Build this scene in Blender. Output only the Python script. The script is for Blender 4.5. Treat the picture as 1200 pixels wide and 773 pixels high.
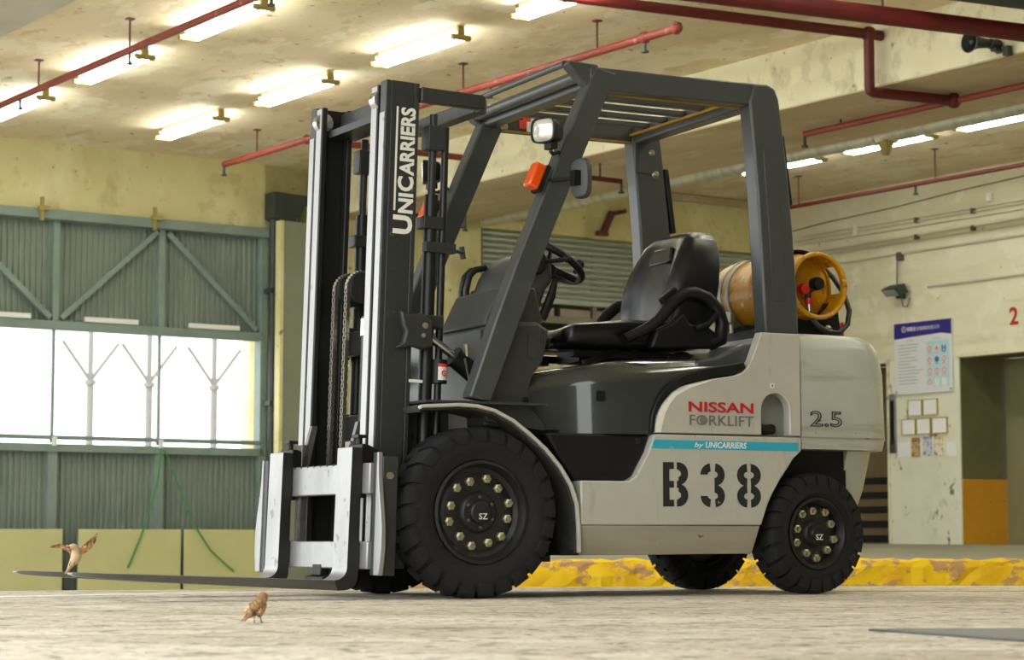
import bpy, bmesh, math, random
from mathutils import Vector, Matrix
random.seed(7)
for o in list(bpy.data.objects): bpy.data.objects.remove(o, do_unlink=True)
SC = bpy.context.scene
COL = SC.collection
PI = math.pi
rad = math.radians

# ------------------------------------------------------------------ camera, world, exposure
cam_d = bpy.data.cameras.new('camera'); cam = bpy.data.objects.new('camera', cam_d); COL.objects.link(cam)
cam.location = (0, 0, 0.231)
cam.rotation_euler = (rad(90) + 0.0941439521, 0, 0)
cam_d.sensor_fit = 'HORIZONTAL'; cam_d.sensor_width = 36.0; cam_d.lens = 78.0
cam_d.clip_start = 0.05; cam_d.clip_end = 300
cam_d.dof.use_dof = True; cam_d.dof.focus_distance = 9.0; cam_d.dof.aperture_fstop = 6.3
SC.camera = cam
world = bpy.data.worlds.new('overcast'); SC.world = world; world.use_nodes = True
bg = world.node_tree.nodes['Background']
bg.inputs[0].default_value = (0.95, 0.98, 1.0, 1); bg.inputs[1].default_value = 2.1
SC.view_settings.view_transform = 'Standard'; SC.view_settings.look = 'None'
SC.view_settings.gamma = 1.0; SC.view_settings.use_curve_mapping = False
SC.view_settings.exposure = 0.66
TUBE_POWER = 24.0

# ------------------------------------------------------------------ frames
TRUCK = Vector((-0.3655, 9.2340, 0.0)); TYAW = rad(180 + 26.79)
BYAW = rad(34.5)
MB_ = Matrix.Rotation(BYAW, 4, 'Z')          # building axes a, b -> world
def bw(a, b, z): return MB_ @ Vector((a, b, z))

# ------------------------------------------------------------------ materials
def C(r, g, b):
    f = lambda v: (v/255/12.92) if v/255 <= 0.04045 else ((v/255+0.055)/1.055)**2.4
    return (f(r), f(g), f(b), 1)
MATS = {}
def mat(name, col, rough=0.5, metal=0.0, layers=(), bump=0.0, bscale=60, emit=None, coat=0.0, spec=None, rvar=0.0, trans=0.0):
    """layers: (colour, scale, lo, hi, amount, stretch xyz) patches mixed over the base colour by noise thresholds"""
    m = bpy.data.materials.new(name); m.use_nodes = True
    nt = m.node_tree; N = nt.nodes; Lk = nt.links
    b = N['Principled BSDF']
    b.inputs['Base Color'].default_value = col; b.inputs['Roughness'].default_value = rough; b.inputs['Metallic'].default_value = metal
    if coat: b.inputs['Coat Weight'].default_value = coat; b.inputs['Coat Roughness'].default_value = 0.12
    if spec is not None: b.inputs['Specular IOR Level'].default_value = spec
    if trans: b.inputs['Transmission Weight'].default_value = trans
    if emit: b.inputs['Emission Color'].default_value = emit[0]; b.inputs['Emission Strength'].default_value = emit[1]
    tc = None
    def coords(st):
        nonlocal tc
        if tc is None: tc = N.new('ShaderNodeTexCoord')
        mp = N.new('ShaderNodeMapping'); Lk.new(tc.outputs['Object'], mp.inputs[0]); mp.inputs['Scale'].default_value = st
        return mp.outputs[0]
    prev = None
    for i, (c2, sc, lo, hi, amt, st) in enumerate(layers):
        nz = N.new('ShaderNodeTexNoise'); nz.inputs['Scale'].default_value = sc; nz.inputs['Detail'].default_value = 6; nz.inputs['Roughness'].default_value = 0.62
        Lk.new(coords(st), nz.inputs['Vector'])
        rp = N.new('ShaderNodeMapRange'); rp.inputs[1].default_value = lo; rp.inputs[2].default_value = hi; rp.inputs[3].default_value = 0; rp.inputs[4].default_value = amt
        Lk.new(nz.outputs['Fac'], rp.inputs[0])
        mx = N.new('ShaderNodeMix'); mx.data_type = 'RGBA'
        Lk.new(rp.outputs[0], mx.inputs[0]); mx.inputs[6].default_value = col; mx.inputs[7].default_value = c2
        if prev is not None: Lk.new(prev, mx.inputs[6])
        prev = mx.outputs[2]
    if prev is not None: Lk.new(prev, b.inputs['Base Color'])
    if bump or rvar:
        nz = N.new('ShaderNodeTexNoise'); nz.inputs['Scale'].default_value = bscale; nz.inputs['Detail'].default_value = 5
        Lk.new(coords((1, 1, 1)), nz.inputs['Vector'])
        if bump:
            bp = N.new('ShaderNodeBump'); bp.inputs['Strength'].default_value = bump; bp.inputs['Distance'].default_value = 0.01
            Lk.new(nz.outputs['Fac'], bp.inputs['Height']); Lk.new(bp.outputs[0], b.inputs['Normal'])
        if rvar:
            rr = N.new('ShaderNodeMapRange'); rr.inputs[3].default_value = max(0, rough-rvar); rr.inputs[4].default_value = min(1, rough+rvar)
            Lk.new(nz.outputs['Fac'], rr.inputs[0]); Lk.new(rr.outputs[0], b.inputs['Roughness'])
    MATS[name] = m
    return m
I1 = (1, 1, 1)
mat('ceiling', C(230,211,178), .9, layers=[(C(216,195,158), .7, .45, .62, .9, I1), (C(242,233,210), 1.5, .535, .55, .6, (1,.5,1)), (C(184,162,116), 2.6, .615, .635, .5, (1,.6,1)), (C(208,188,146), 4.5, .575, .595, .45, (1,.5,1)), (C(116,96,52), 6.5, .65, .67, .8, I1)], bump=.4, bscale=9)
mat('ceiling_grey', C(196,190,178), .9, layers=[(C(168,160,146), 1.2, .4, .7, .6, I1)], bump=.2, bscale=9)
mat('beam_paint', C(232,226,194), .85, layers=[(C(214,206,170), .8, .45, .65, .8, I1), (C(172,162,120), 1.9, .575, .64, .55, (1,1,.6)), (C(196,188,158), 5, .56, .60, .5, I1), (C(116,106,74), 8, .655, .68, .7, I1)], bump=.4, bscale=8)
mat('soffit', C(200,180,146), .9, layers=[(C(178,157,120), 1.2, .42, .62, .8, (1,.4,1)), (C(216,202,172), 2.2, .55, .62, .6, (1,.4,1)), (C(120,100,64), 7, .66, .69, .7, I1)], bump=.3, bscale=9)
mat('back_wall', C(216,208,156), .88, layers=[(C(202,192,132), .6, .42, .62, .8, I1), (C(230,222,180), 1.1, .52, .64, .7, (1,1,.6)), (C(158,144,86), 1.6, .58, .68, .4, (1,1,.6)), (C(88,74,42), 6.5, .645, .67, .75, I1), (C(176,166,108), 4, .58, .62, .35, I1)], bump=.4, bscale=8)
mat('right_wall', C(232,226,198), .85, layers=[(C(214,206,172), .8, .45, .65, .8, (1,.5,1.6)), (C(186,170,128), .7, .56, .66, .6, (1,.2,2.6)), (C(240,236,214), 3, .56, .60, .5, I1), (C(110,104,80), 8, .665, .69, .7, I1)], bump=.3, bscale=8)
mat('pier_wall', C(232,230,210), .7, layers=[(C(212,208,182), 1.2, .45, .65, .6, I1), (C(74,76,62), 4.5, .63, .66, .85, (1,1,.7)), (C(120,122,104), 2.0, .60, .72, .55, I1)], bump=.2)
mat('olive_wall', C(104,98,62), .8, layers=[(C(84,80,50), 2, .45, .7, .6, I1), (C(50,48,32), 8, .68, .72, .7, I1)])
mat('hazard_yellow', C(206,146,14), .7, layers=[(C(184,124,8), 2, .45, .7, .6, I1), (C(70,52,16), 9, .68, .72, .8, I1)])
mat('lift_door', C(132,126,88), .6, layers=[(C(114,110,76), 2, .45, .7, .6, I1)])
mat('floor', C(214,203,182), .8, layers=[(C(172,158,128), .55, .42, .60, .75, (.6,1.2,1)), (C(228,219,202), 1.6, .52, .62, .6, (.6,1.5,1)), (C(140,128,102), 4.5, .55, .63, .65, (.8,1.2,1)), (C(74,66,50), 13, .59, .615, .9, (.8,1.1,1)), (C(62,56,44), 30, .60, .625, .9, I1), (C(244,238,226), 20, .605, .625, .85, I1)], bump=.6, bscale=26, rvar=.12)
mat('yard', C(196,192,176), .9, layers=[(C(176,172,156), 1.2, .4, .7, .7, I1)])
mat('platform', C(150,146,126), .85, layers=[(C(120,116,98), 1.4, .4, .7, .8, (.3,2,1)), (C(176,170,148), 3, .56, .68, .6, (.3,2,1))], bump=.2)
mat('curb_yellow', C(250,206,14), .75, layers=[(C(226,170,8), 3, .45, .65, .8, I1), (C(196,150,104), 4.2, .55, .575, .95, (1,1,1.6)), (C(120,92,30), 9, .66, .70, .85, I1)], bump=.8, bscale=7)
mat('white_line', C(246,244,238), .8, layers=[(C(200,192,172), 14, .58, .62, .9, I1)])
mat('yellow_line', C(196,168,70), .85, layers=[(C(180,168,138), 6, .45, .55, .9, I1)])
mat('door_green', C(128,140,128), .6, layers=[(C(110,122,110), 1.2, .4, .65, .7, I1), (C(146,156,146), 3, .54, .66, .5, (1,1,.3))])
mat('door_frame', C(130,146,138), .55, layers=[(C(108,124,116), 2.5, .45, .7, .6, I1)])
mat('door_leaf', C(132,136,114), .6, layers=[(C(118,122,100), 1.5, .45, .7, .6, I1)])
mat('cream_board', C(196,192,138), .6, layers=[(C(184,178,122), 1, .4, .7, .6, I1)])
mat('dark_steel', C(62,68,64), .55, .2, layers=[(C(46,50,46), 3, .45, .7, .6, I1)])
mat('white_steel', C(228,230,226), .6)
mat('canopy_grey', C(150,152,150), .6)
mat('blocker_grey', C(92,92,88), .8)  # dark tone of the added light-blocking wall
mat('red_pipe', C(140,58,46), .55, layers=[(C(112,40,32), 4, .45, .65, .7, I1), (C(180,120,92), 12, .62, .67, .6, I1)])
mat('red_pipe_dark', C(98,22,20), .5, layers=[(C(76,14,12), 4, .45, .7, .7, I1)])
mat('silver_duct', C(216,214,202), .34, .45, layers=[(C(176,172,156), 3, .45, .65, .7, (1,3,1))], bump=.3, bscale=14)
mat('tube_light', C(250,252,245), .4, emit=((.94, 1.0, .93, 1), TUBE_POWER))
mat('batten', C(236,234,220), .5)
mat('bracket_olive', C(160,142,80), .6)
mat('grey_conduit', C(206,202,180), .6)
mat('wire', C(96,94,84), .7)
mat('shutter', C(176,182,168), .45, .2, layers=[(C(158,164,150), 3, .45, .65, .6, (.2,1,1))])
mat('rack_steel', C(116,112,92), .6, .2, layers=[(C(88,82,66), 4, .45, .7, .7, I1)])
mat('rack_orange', C(196,170,110), .7)
mat('store_wall', C(210,196,180), .9, layers=[(C(190,172,156), 1.5, .45, .7, .7, I1)])
mat('sack', C(226,216,190), .85, layers=[(C(206,128,110), 4.5, .56, .62, .6, I1), (C(176,178,120), 6, .58, .64, .6, I1)], bump=.6, bscale=9)
mat('carton', C(176,150,110), .85, layers=[(C(150,124,88), 3, .45, .7, .6, I1)])
mat('paper_white', C(240,240,236), .5)
mat('paper_bright', C(248,248,246), .25)
mat('gilt', C(190,166,84), .4, .3)
mat('board_white', C(232,234,234), .25, coat=.4)
mat('board_blue', C(50,40,132), .3, coat=.4)
mat('board_cyan', C(176,222,228), .3)
mat('ink_grey', C(176,178,180), .6)
mat('ink_pink', C(230,138,142), .6)
mat('ink_blue', C(60,120,190), .6)
mat('ink_white', C(236,234,244), .6)
mat('ink_orange', C(222,150,80), .6)
mat('poster_a', C(196,164,116), .5, layers=[(C(120,64,40), 18, .5, .54, .9, I1), (C(90,110,60), 24, .58, .62, .9, I1)])
mat('poster_b', C(206,214,222), .5, layers=[(C(50,120,180), 16, .5, .54, .9, I1), (C(190,70,60), 22, .56, .60, .9, I1)])
mat('poster_c', C(232,230,214), .5, layers=[(C(224,180,50), 16, .5, .54, .9, I1), (C(180,50,60), 24, .57, .60, .9, I1), (C(60,110,80), 28, .60, .63, .9, I1)])
mat('red_paint', C(196,34,34), .6, layers=[(C(220,150,130), 12, .64, .7, .6, I1)])
mat('green_cord', C(60,130,70), .6)
# truck
mat('body_grey', C(188,186,172), .34, coat=.25, layers=[(C(176,174,158), 1.6, .45, .65, .7, I1), (C(156,150,130), 6, .60, .68, .45, (3,1,.5)), (C(88,76,54), 13, .69, .71, .8, (2.4,1,.8))])
mat('sill_grey', C(160,155,136), .45, layers=[(C(138,132,112), 3, .45, .65, .7, (.4,1,2)), (C(70,62,46), 12, .64, .67, .8, (1,1,1.4))])
mat('cw_grey', C(180,182,170), .36, coat=.2, layers=[(C(164,166,152), 1.8, .45, .65, .7, I1), (C(146,140,112), 2.6, .55, .64, .6, (.35,1,3.4)), (C(110,98,70), 7, .63, .67, .6, (.4,1,2.4)), (C(70,58,36), 14, .675, .70, .8, I1)])
mat('frame_grey', C(66,69,67), .42, coat=.15, layers=[(C(56,59,57), 2.5, .45, .7, .6, I1), (C(120,116,104), 22, .74, .77, .5, I1)])
mat('fender_inner', C(54,54,48), .75, layers=[(C(74,72,62), 9, .5, .66, .7, I1), (C(28,28,25), 14, .58, .66, .8, I1)])
mat('plastic_dark', C(52,54,52), .5, layers=[(C(44,46,44), 4, .45, .7, .5, I1)])
mat('hood_grey', C(58,61,57), .10, coat=.7, rvar=.04, bscale=4, layers=[(C(50,53,49), 3, .45, .65, .6, I1)])
mat('black_plastic', C(20,20,20), .45, spec=.35)
mat('black_trim', C(15,15,15), .5, spec=.35)
mat('seat_vinyl', C(22,22,23), .26, bump=.12, bscale=240, coat=.1)
mat('rubber', C(28,28,28), .8, layers=[(C(37,37,35), 5, .45, .65, .7, I1)], bump=.15, bscale=60, spec=.3)
mat('rim_black', C(24,24,23), .48, layers=[(C(42,41,37), 6, .5, .7, .6, I1)])
mat('bolt_zinc', C(176,170,140), .35, .8)
mat('steel_bright', C(164,164,162), .42, .65, layers=[(C(138,138,134), 4, .45, .65, .7, (1,1,.3)), (C(90,84,76), 12, .62, .67, .6, I1)], bump=.1, bscale=30)
mat('steel_worn', C(108,105,98), .42, .55, layers=[(C(80,76,68), 5, .45, .65, .7, (.3,1,2))])
mat('chrome', C(210,210,206), .16, .95)
mat('fork_side', C(36,35,33), .5, .2)
mat('mast_dark', C(50,52,50), .45, .1, layers=[(C(42,44,42), 3, .45, .65, .6, I1), (C(24,24,22), 2.2, .58, .64, .7, (1,1,.3)), (C(110,106,94), 20, .66, .69, .5, I1)])
mat('mast_inner', C(30,31,29), .4, .2, layers=[(C(84,74,54), 2, .60, .72, .5, (3,3,.25))])
mat('chain', C(120,116,100), .38, .8)
mat('tank_yellow', C(208,150,10), .38, layers=[(C(180,118,6), 6, .42, .60, .8, I1), (C(112,76,14), 14, .57, .63, .8, I1), (C(240,204,112), 24, .62, .65, .8, I1)], bump=.2, bscale=20)
mat('strap_steel', C(176,174,164), .4, .7)
mat('orange_lens', C(232,84,14), .2, coat=.5)
mat('lamp_lens', C(226,224,210), .14, .35, layers=[(C(250,248,236), 30, .5, .6, .8, (1,.3,1))], coat=.5)
mat('red_valve', C(206,34,28), .4)
mat('black_hose', C(26,26,26), .45)
mat('logo_red', C(190,30,36), .45)
mat('logo_grey', C(116,114,106), .45)
mat('stripe_blue', C(52,170,192), .4, layers=[(C(186,182,164), 9, .66, .69, .9, (.6,1,2))])
mat('stencil_black', C(32,32,30), .6, layers=[(C(172,168,150), 26, .68, .71, .9, I1)])
mat('decal_white', C(236,234,222), .5)
mat('decal_red', C(214,60,36), .5)
mat('mirror_back', C(62,64,62), .5)
mat('mirror_glass', C(190,195,196), .05, .95)
mat('yellow_tape', C(164,122,20), .6)
mat('speaker_dark', C(44,50,50), .5)
mat('flood_glass', C(150,156,150), .2, .2)
mat('bird_brown', C(158,120,80), .85, layers=[(C(86,58,34), 60, .5, .56, .9, I1), (C(214,182,130), 90, .56, .62, .7, I1)])
mat('bird_head', C(156,112,88), .85)
mat('bird_belly', C(206,178,140), .85)
mat('bird_wing', C(170,124,82), .85, layers=[(C(96,64,38), 50, .5, .56, .85, I1), (C(230,212,180), 70, .56, .62, .8, I1)])
mat('beak', C(70,60,50), .6)
mat('plate_steel', C(96,98,92), .4, .5, layers=[(C(76,78,72), 3, .45, .65, .7, (.4,1,1))])
M = MATS

# ------------------------------------------------------------------ mesh builder
class MB:
    def __init__(s): s.v = []; s.f = []
    def add(s, vs, fs):
        n = len(s.v); s.v += [tuple(v) for v in vs]; s.f += [tuple(i+n for i in f) for f in fs]; return s
    def box(s, x0, x1, y0, y1, z0, z1):
        x0, x1 = min(x0,x1), max(x0,x1); y0, y1 = min(y0,y1), max(y0,y1); z0, z1 = min(z0,z1), max(z0,z1)
        return s.add([(x0,y0,z0),(x1,y0,z0),(x1,y1,z0),(x0,y1,z0),(x0,y0,z1),(x1,y0,z1),(x1,y1,z1),(x0,y1,z1)],
                     [(3,2,1,0),(4,5,6,7),(0,1,5,4),(1,2,6,5),(2,3,7,6),(3,0,4,7)])
    def prism(s, poly, axis, lo, hi):
        """poly: 2D list; axis 'x': (y,z), 'y': (x,z), 'z': (x,y)"""
        def P(p, t): return {'x': (t, p[0], p[1]), 'y': (p[0], t, p[1]), 'z': (p[0], p[1], t)}[axis]
        n = len(poly)
        A = sum(poly[i][0]*poly[(i+1)%n][1]-poly[(i+1)%n][0]*poly[i][1] for i in range(n))
        if (A < 0) != (axis == 'y'): poly = poly[::-1]
        vs = [P(p, lo) for p in poly] + [P(p, hi) for p in poly]
        fs = [tuple(range(n-1, -1, -1)), tuple(range(n, 2*n))] + [(i, (i+1)%n, (i+1)%n+n, i+n) for i in range(n)]
        return s.add(vs, fs)
    def tube(s, pts, r, n=10, caps=True):
        pts = [Vector(p) for p in pts]; rings = []
        rs = r if isinstance(r, (list, tuple)) else [r]*len(pts)
        up = None
        for i, p in enumerate(pts):
            d = (pts[min(i+1, len(pts)-1)] - pts[max(i-1, 0)]).normalized()
            if up is None: up = Vector((0,0,1)) if abs(d.z) < .9 else Vector((1,0,0))
            u = (up - d*up.dot(d)).normalized(); w = d.cross(u); up = u
            rings.append([p + (u*math.cos(2*PI*k/n) + w*math.sin(2*PI*k/n))*rs[i] for k in range(n)])
        vs = [v for rg in rings for v in rg]; fs = []
        for i in range(len(rings)-1):
            for k in range(n): fs.append((i*n+k, i*n+(k+1)%n, (i+1)*n+(k+1)%n, (i+1)*n+k))
        if caps: fs += [tuple(range(n-1,-1,-1)), tuple(range(len(vs)-n, len(vs)))]
        return s.add(vs, fs)
    def bar(s, p, q, w, t, ref=(0,0,1)):
        """square bar from p to q; w across ref direction, t the other"""
        p, q = Vector(p), Vector(q); d = (q-p).normalized(); r = Vector(ref)
        u = (r - d*r.dot(d)).normalized(); v = d.cross(u)
        c = [(a*u*w/2 + b*v*t/2) for a, b in ((-1,-1),(1,-1),(1,1),(-1,1))]
        return s.add([p+k for k in c]+[q+k for k in c], [(3,2,1,0),(4,5,6,7),(0,1,5,4),(1,2,6,5),(2,3,7,6),(3,0,4,7)])
    def rev(s, prof, n=48, axis='y', c=(0,0,0), a0=0, a1=2*PI):
        """prof: list of (r, t) with t along the axis"""
        full = abs(a1-a0-2*PI) < 1e-6; m = n if full else n+1; vs = []
        for i in range(m):
            a = a0 + (a1-a0)*i/n
            for r, t in prof:
                x, y = r*math.cos(a), r*math.sin(a)
                v = {'y': (x, t, y), 'x': (t, x, y), 'z': (x, y, t)}[axis]
                vs.append((v[0]+c[0], v[1]+c[1], v[2]+c[2]))
        k = len(prof); fs = []
        for i in range(n):
            j = (i+1) % m
            for q in range(k-1): fs.append((i*k+q, i*k+q+1, j*k+q+1, j*k+q))
        return s.add(vs, fs)
    def sphere(s, c, r, n=12, m=8):
        rx, ry, rz = r if isinstance(r, (tuple, list)) else (r, r, r)
        vs = [(c[0], c[1], c[2]+rz)]
        for i in range(1, m):
            t = PI*i/m
            for k in range(n): vs.append((c[0]+rx*math.sin(t)*math.cos(2*PI*k/n), c[1]+ry*math.sin(t)*math.sin(2*PI*k/n), c[2]+rz*math.cos(t)))
        vs.append((c[0], c[1], c[2]-rz)); L = len(vs)-1
        fs = [(0, 1+k, 1+(k+1)%n) for k in range(n)]
        for i in range(m-2):
            for k in range(n): fs.append((1+i*n+k, 1+(i+1)*n+k, 1+(i+1)*n+(k+1)%n, 1+i*n+(k+1)%n))
        fs += [(L, 1+(m-2)*n+(k+1)%n, 1+(m-2)*n+k) for k in range(n)]
        return s.add(vs, fs)
    def loft(s, rings, caps=True):
        n = len(rings[0]); vs = [v for r in rings for v in r]; fs = []
        for i in range(len(rings)-1):
            for k in range(n): fs.append((i*n+k, i*n+(k+1)%n, (i+1)*n+(k+1)%n, (i+1)*n+k))
        if caps: fs += [tuple(range(n-1,-1,-1)), tuple(range(len(vs)-n, len(vs)))]
        return s.add(vs, fs)
    def xf(s, fn): s.v = [tuple(fn(*v)) for v in s.v]; return s

def mesh_of(mb, name, mt, smooth=False, fix=True):
    me = bpy.data.meshes.new(name); me.from_pydata(mb.v, [], mb.f)
    if fix:
        bm = bmesh.new(); bm.from_mesh(me); bmesh.ops.recalc_face_normals(bm, faces=bm.faces); bm.to_mesh(me); bm.free()
    me.materials.append(mt if not isinstance(mt, str) else M[mt])
    if smooth:
        me.shade_smooth()
        try: me.set_sharp_from_angle(angle=rad(smooth if smooth is not True else 40))
        except Exception: pass
    me.update()
    return me
def tag(o, label=None, cat=None, group=None, kind=None):
    if label: o['label'] = label
    if cat: o['category'] = cat
    if group: o['group'] = group
    if kind: o['kind'] = kind
    return o
def link(name, me, parent=None, loc=(0,0,0), rotz=0, bevel=0, seg=2, label=None):
    o = bpy.data.objects.new(name, me); COL.objects.link(o); o.parent = parent; o.location = loc; o.rotation_euler = (0,0,rotz)
    if bevel and me is not None:
        md = o.modifiers.new('bevel', 'BEVEL'); md.width = bevel; md.segments = seg; md.limit_method = 'ANGLE'; md.angle_limit = rad(35); md.harden_normals = False
        me.shade_smooth()
        try: me.set_sharp_from_angle(angle=rad(50))
        except Exception: pass
    if label: o['label'] = label
    return o
def part(name, mb, mt, parent, bevel=0, seg=2, smooth=False, label=None, loc=(0,0,0), rotz=0):
    return link(name, mesh_of(mb, name, mt, smooth), parent, loc, rotz, bevel, seg, label)
def empty(name, loc, rotz=0, parent=None):
    o = bpy.data.objects.new(name, None); o.empty_display_size = .2; COL.objects.link(o); o.location = loc; o.rotation_euler = (0,0,rotz); o.parent = parent
    return o
def recenter(mb):
    xs, ys, zs = zip(*mb.v); c = Vector(((min(xs)+max(xs))/2, (min(ys)+max(ys))/2, min(zs)))
    mb.v = [(x-c.x, y-c.y, z-c.z) for x, y, z in mb.v]
    return c
def bobj(name, mb, mt, bevel=0, smooth=False, **tg):
    """top-level object given in building axes (a, b, z)"""
    c = recenter(mb); o = link(name, mesh_of(mb, name, mt, smooth), None, MB_ @ c, BYAW, bevel)
    return tag(o, **tg)
def bempty(name, a, b, z, **tg): return tag(empty(name, bw(a,b,z), BYAW), **tg)
def bpart(name, mb, mt, root, abz, **k):
    """part of a thing at building position abz, mesh given in building axes"""
    mb.v = [(x-abz[0], y-abz[1], z-abz[2]) for x, y, z in mb.v]
    return part(name, mb, mt, root, **k)
def struct(name, mb, mt, label=None, cat=None, **k): return bobj(name, mb, mt, kind='structure', label=label, cat=cat, **k)

def text_mesh(txt, origin, right, up, w, h, depth=.0015, offset=0.0, shear=0.0, outline=0.0):
    """flat lettering fitted to a w x h box, origin at its lower left corner"""
    cu = bpy.data.curves.new('lettering', 'FONT'); cu.body = txt; cu.size = 1; cu.offset = offset; cu.shear = shear
    cu.extrude = 0 if outline else .02; cu.resolution_u = 3
    if outline: cu.fill_mode = 'NONE'; cu.bevel_depth = outline; cu.bevel_resolution = 0
    o = bpy.data.objects.new('lettering', cu); COL.objects.link(o)
    dg = bpy.context.evaluated_depsgraph_get(); dg.update()
    me = bpy.data.meshes.new_from_object(o.evaluated_get(dg))
    bpy.data.objects.remove(o, do_unlink=True)
    mb = MB()
    co = [v.co.copy() for v in me.vertices]
    x0, x1 = min(c.x for c in co), max(c.x for c in co); y0, y1 = min(c.y for c in co), max(c.y for c in co); z0, z1 = min(c.z for c in co), max(c.z for c in co)
    R, U = Vector(right), Vector(up); Nn = R.cross(U); O = Vector(origin)
    mb.v = [tuple(O + R*((c.x-x0)/(x1-x0)*w) + U*((c.y-y0)/(y1-y0)*h) + Nn*((c.z-z0)/max(z1-z0,1e-6)*depth)) for c in co]
    mb.f = [tuple(p.vertices) for p in me.polygons]
    return mb

# ================================================================== THE SETTING
ZC, ZR, ZB = 4.25, 4.45, 3.76          # left bay ceiling, right bay ceiling, beam underside
BB, AR = 21.0, 18.6                    # back wall, right wall
# floor slab of the dock, with its far edge
mb = MB().prism([(-12,-8),(14,-8),(14,13.5),(2.58,11.25),(0.42,10.98),(-1.2,10.50),(-2.32,10.12),(-12,7.2)], 'z', -.14, 0)
o = link('floor', mesh_of(mb, 'floor', 'floor'), None); tag(o, kind='structure', label='worn beige concrete dock floor', cat='floor')
mb = MB().box(-60, 60, -30, 70, -.7, -.55); o = link('floor_yard', mesh_of(mb, 'floor_yard', 'yard'), None); tag(o, kind='structure', label='lower concrete yard floor behind the dock', cat='floor')
# painted lines
mb = MB().prism([(-6.0,6.10),(-2.08,8.98),(-1.27,9.70),(-.9,9.99),(-.9,10.06),(-1.27,9.82),(-2.08,9.16),(-6.0,6.30)], 'z', 0, .002)
o = link('floor_line', mesh_of(mb, 'floor_line', 'white_line'), None); tag(o, kind='structure', label='thin white line painted on the dock floor', cat='line')
mb = MB().prism([(.3,9.96),(4,10.08),(4,10.13),(.3,10.01)], 'z', 0, .002)
o = link('floor_line', mesh_of(mb, 'floor_line', 'yellow_line'), None); tag(o, kind='structure', label='faint yellow line painted on the dock floor', cat='line')
# raised platform with the yellow curb
pf = [(-.85,13.0),(2.2,13.25),(8.2,14.0),(15,19.5),(9.5,24.0),(3.45,28.0),(2.0,28.5),(-.2,23.0)]
mb = MB(); n = len(pf); zt = [.10,.10,.10,.14,.17,.19,.19,.16]
mb.add([(x,y,-.55) for x,y in pf]+[(x,y,z) for (x,y),z in zip(pf,zt)], [tuple(range(n-1,-1,-1)), tuple(range(n,2*n))]+[(i,(i+1)%n,(i+1)%n+n,i+n) for i in range(n)])
o = link('floor_platform', mesh_of(mb, 'floor_platform', 'platform'), None); tag(o, kind='structure', label='raised grey concrete platform in front of the lift doors', cat='platform')
rnd = random.Random(3)
fr = [(-.9,12.98),(2.2,13.23),(8.3,14.0)]
def along(t):
    L1 = math.dist(fr[0], fr[1]); L2 = math.dist(fr[1], fr[2]); d = t*(L1+L2)
    return tuple(fr[0][i]+(fr[1][i]-fr[0][i])*d/L1 for i in (0,1)) if d < L1 else tuple(fr[1][i]+(fr[2][i]-fr[1][i])*(d-L1)/L2 for i in (0,1))
K = 130; rows = [(-.55,.0),(-.16,-.02),(-.10,-.035),(-.04,-.035),(.02,-.03),(.07,-.02),(.105,.0),(.115,.05),(.112,.16)]
mb = MB(); vs = []
for i in range(K+1):
    x, y = along(i/K)
    for z, d in rows:
        j = rnd.uniform(-.010,.010) if z > -.2 else 0
        vs.append((x, y+d+j*1.4, z + (j if z > 0 else 0)))
k = len(rows); fs = [(i*k+q, (i+1)*k+q, (i+1)*k+q+1, i*k+q+1) for i in range(K) for q in range(k-1)]
mb.add(vs, fs); o = link('trim_curb', mesh_of(mb, 'trim_curb', 'curb_yellow', fix=False), None); tag(o, kind='structure', label='chipped yellow painted curb behind the forklift', cat='curb')

# ceilings and beam
struct('wall_blocker', MB().box(-2.0, AR+.4, -4.3, -4.0, -.55, ZR+.2), 'blocker_grey', label='unseen dark wall added behind the camera to cut daylight', cat='wall')  # unseen wall added to cut daylight and deepen the blacks
struct('ceiling', MB().box(6.5, 12.05, -4.0, BB, ZC, ZC+.2), 'ceiling', label='peeling beige concrete ceiling with lamps and red pipes', cat='ceiling')
struct('ceiling_beam', MB().box(1.0, 6.5, -4.0, BB, ZC-.03, ZC+.2), 'ceiling_grey', label='greyish ceiling strip at the left edge', cat='ceiling')
struct('ceiling_side', MB().box(12.0, AR+.4, -4.0, BB, ZR, ZR+.2), 'ceiling', label='beige ceiling of the side bay by the lifts', cat='ceiling')
mb = MB().box(12.03, 13.45, -4.0, BB, ZB, ZR+.1); struct('beam', mb, 'beam_paint', label='deep cream painted concrete ceiling beam', cat='beam')
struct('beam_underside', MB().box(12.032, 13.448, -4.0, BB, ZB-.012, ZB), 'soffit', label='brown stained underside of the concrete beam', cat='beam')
# back wall pieces round the sliding door and the shutter opening
mb = MB().box(2.0, 11.86, BB, BB+.3, 3.52, ZR+.2).box(11.2, 14.0, BB, BB+.3, -.55, ZR).box(14.0, 18.3, BB, BB+.3, 3.80, ZR).box(18.25, AR, BB, BB+.3, -.55, ZR)
struct('wall_back', mb, 'back_wall', label='stained yellowish concrete back wall', cat='wall')
struct('trim_1', MB().box(14.0, AR, BB-.06, BB, ZR-.10, ZR-.03), 'soffit', label='thin cornice along the back wall by the shutter', cat='trim')
# right wall, door openings 1 and 2
mb = MB().box(AR, AR+.25, -4, BB, 2.335, ZR).box(AR, AR+.25, 20.55, BB, -.3, 2.335).box(AR, AR+.25, -4, 15.2, -.3, 2.335)
struct('wall_right', mb, 'right_wall', label='off-white concrete side wall with lift doors', cat='wall')
mb = MB().box(AR+.005, AR+.8, 18.015, 19.165, -.3, 2.335)
struct('wall_pier', mb, 'pier_wall', label='scuffed white wall pier between the lift doors', cat='wall')
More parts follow.
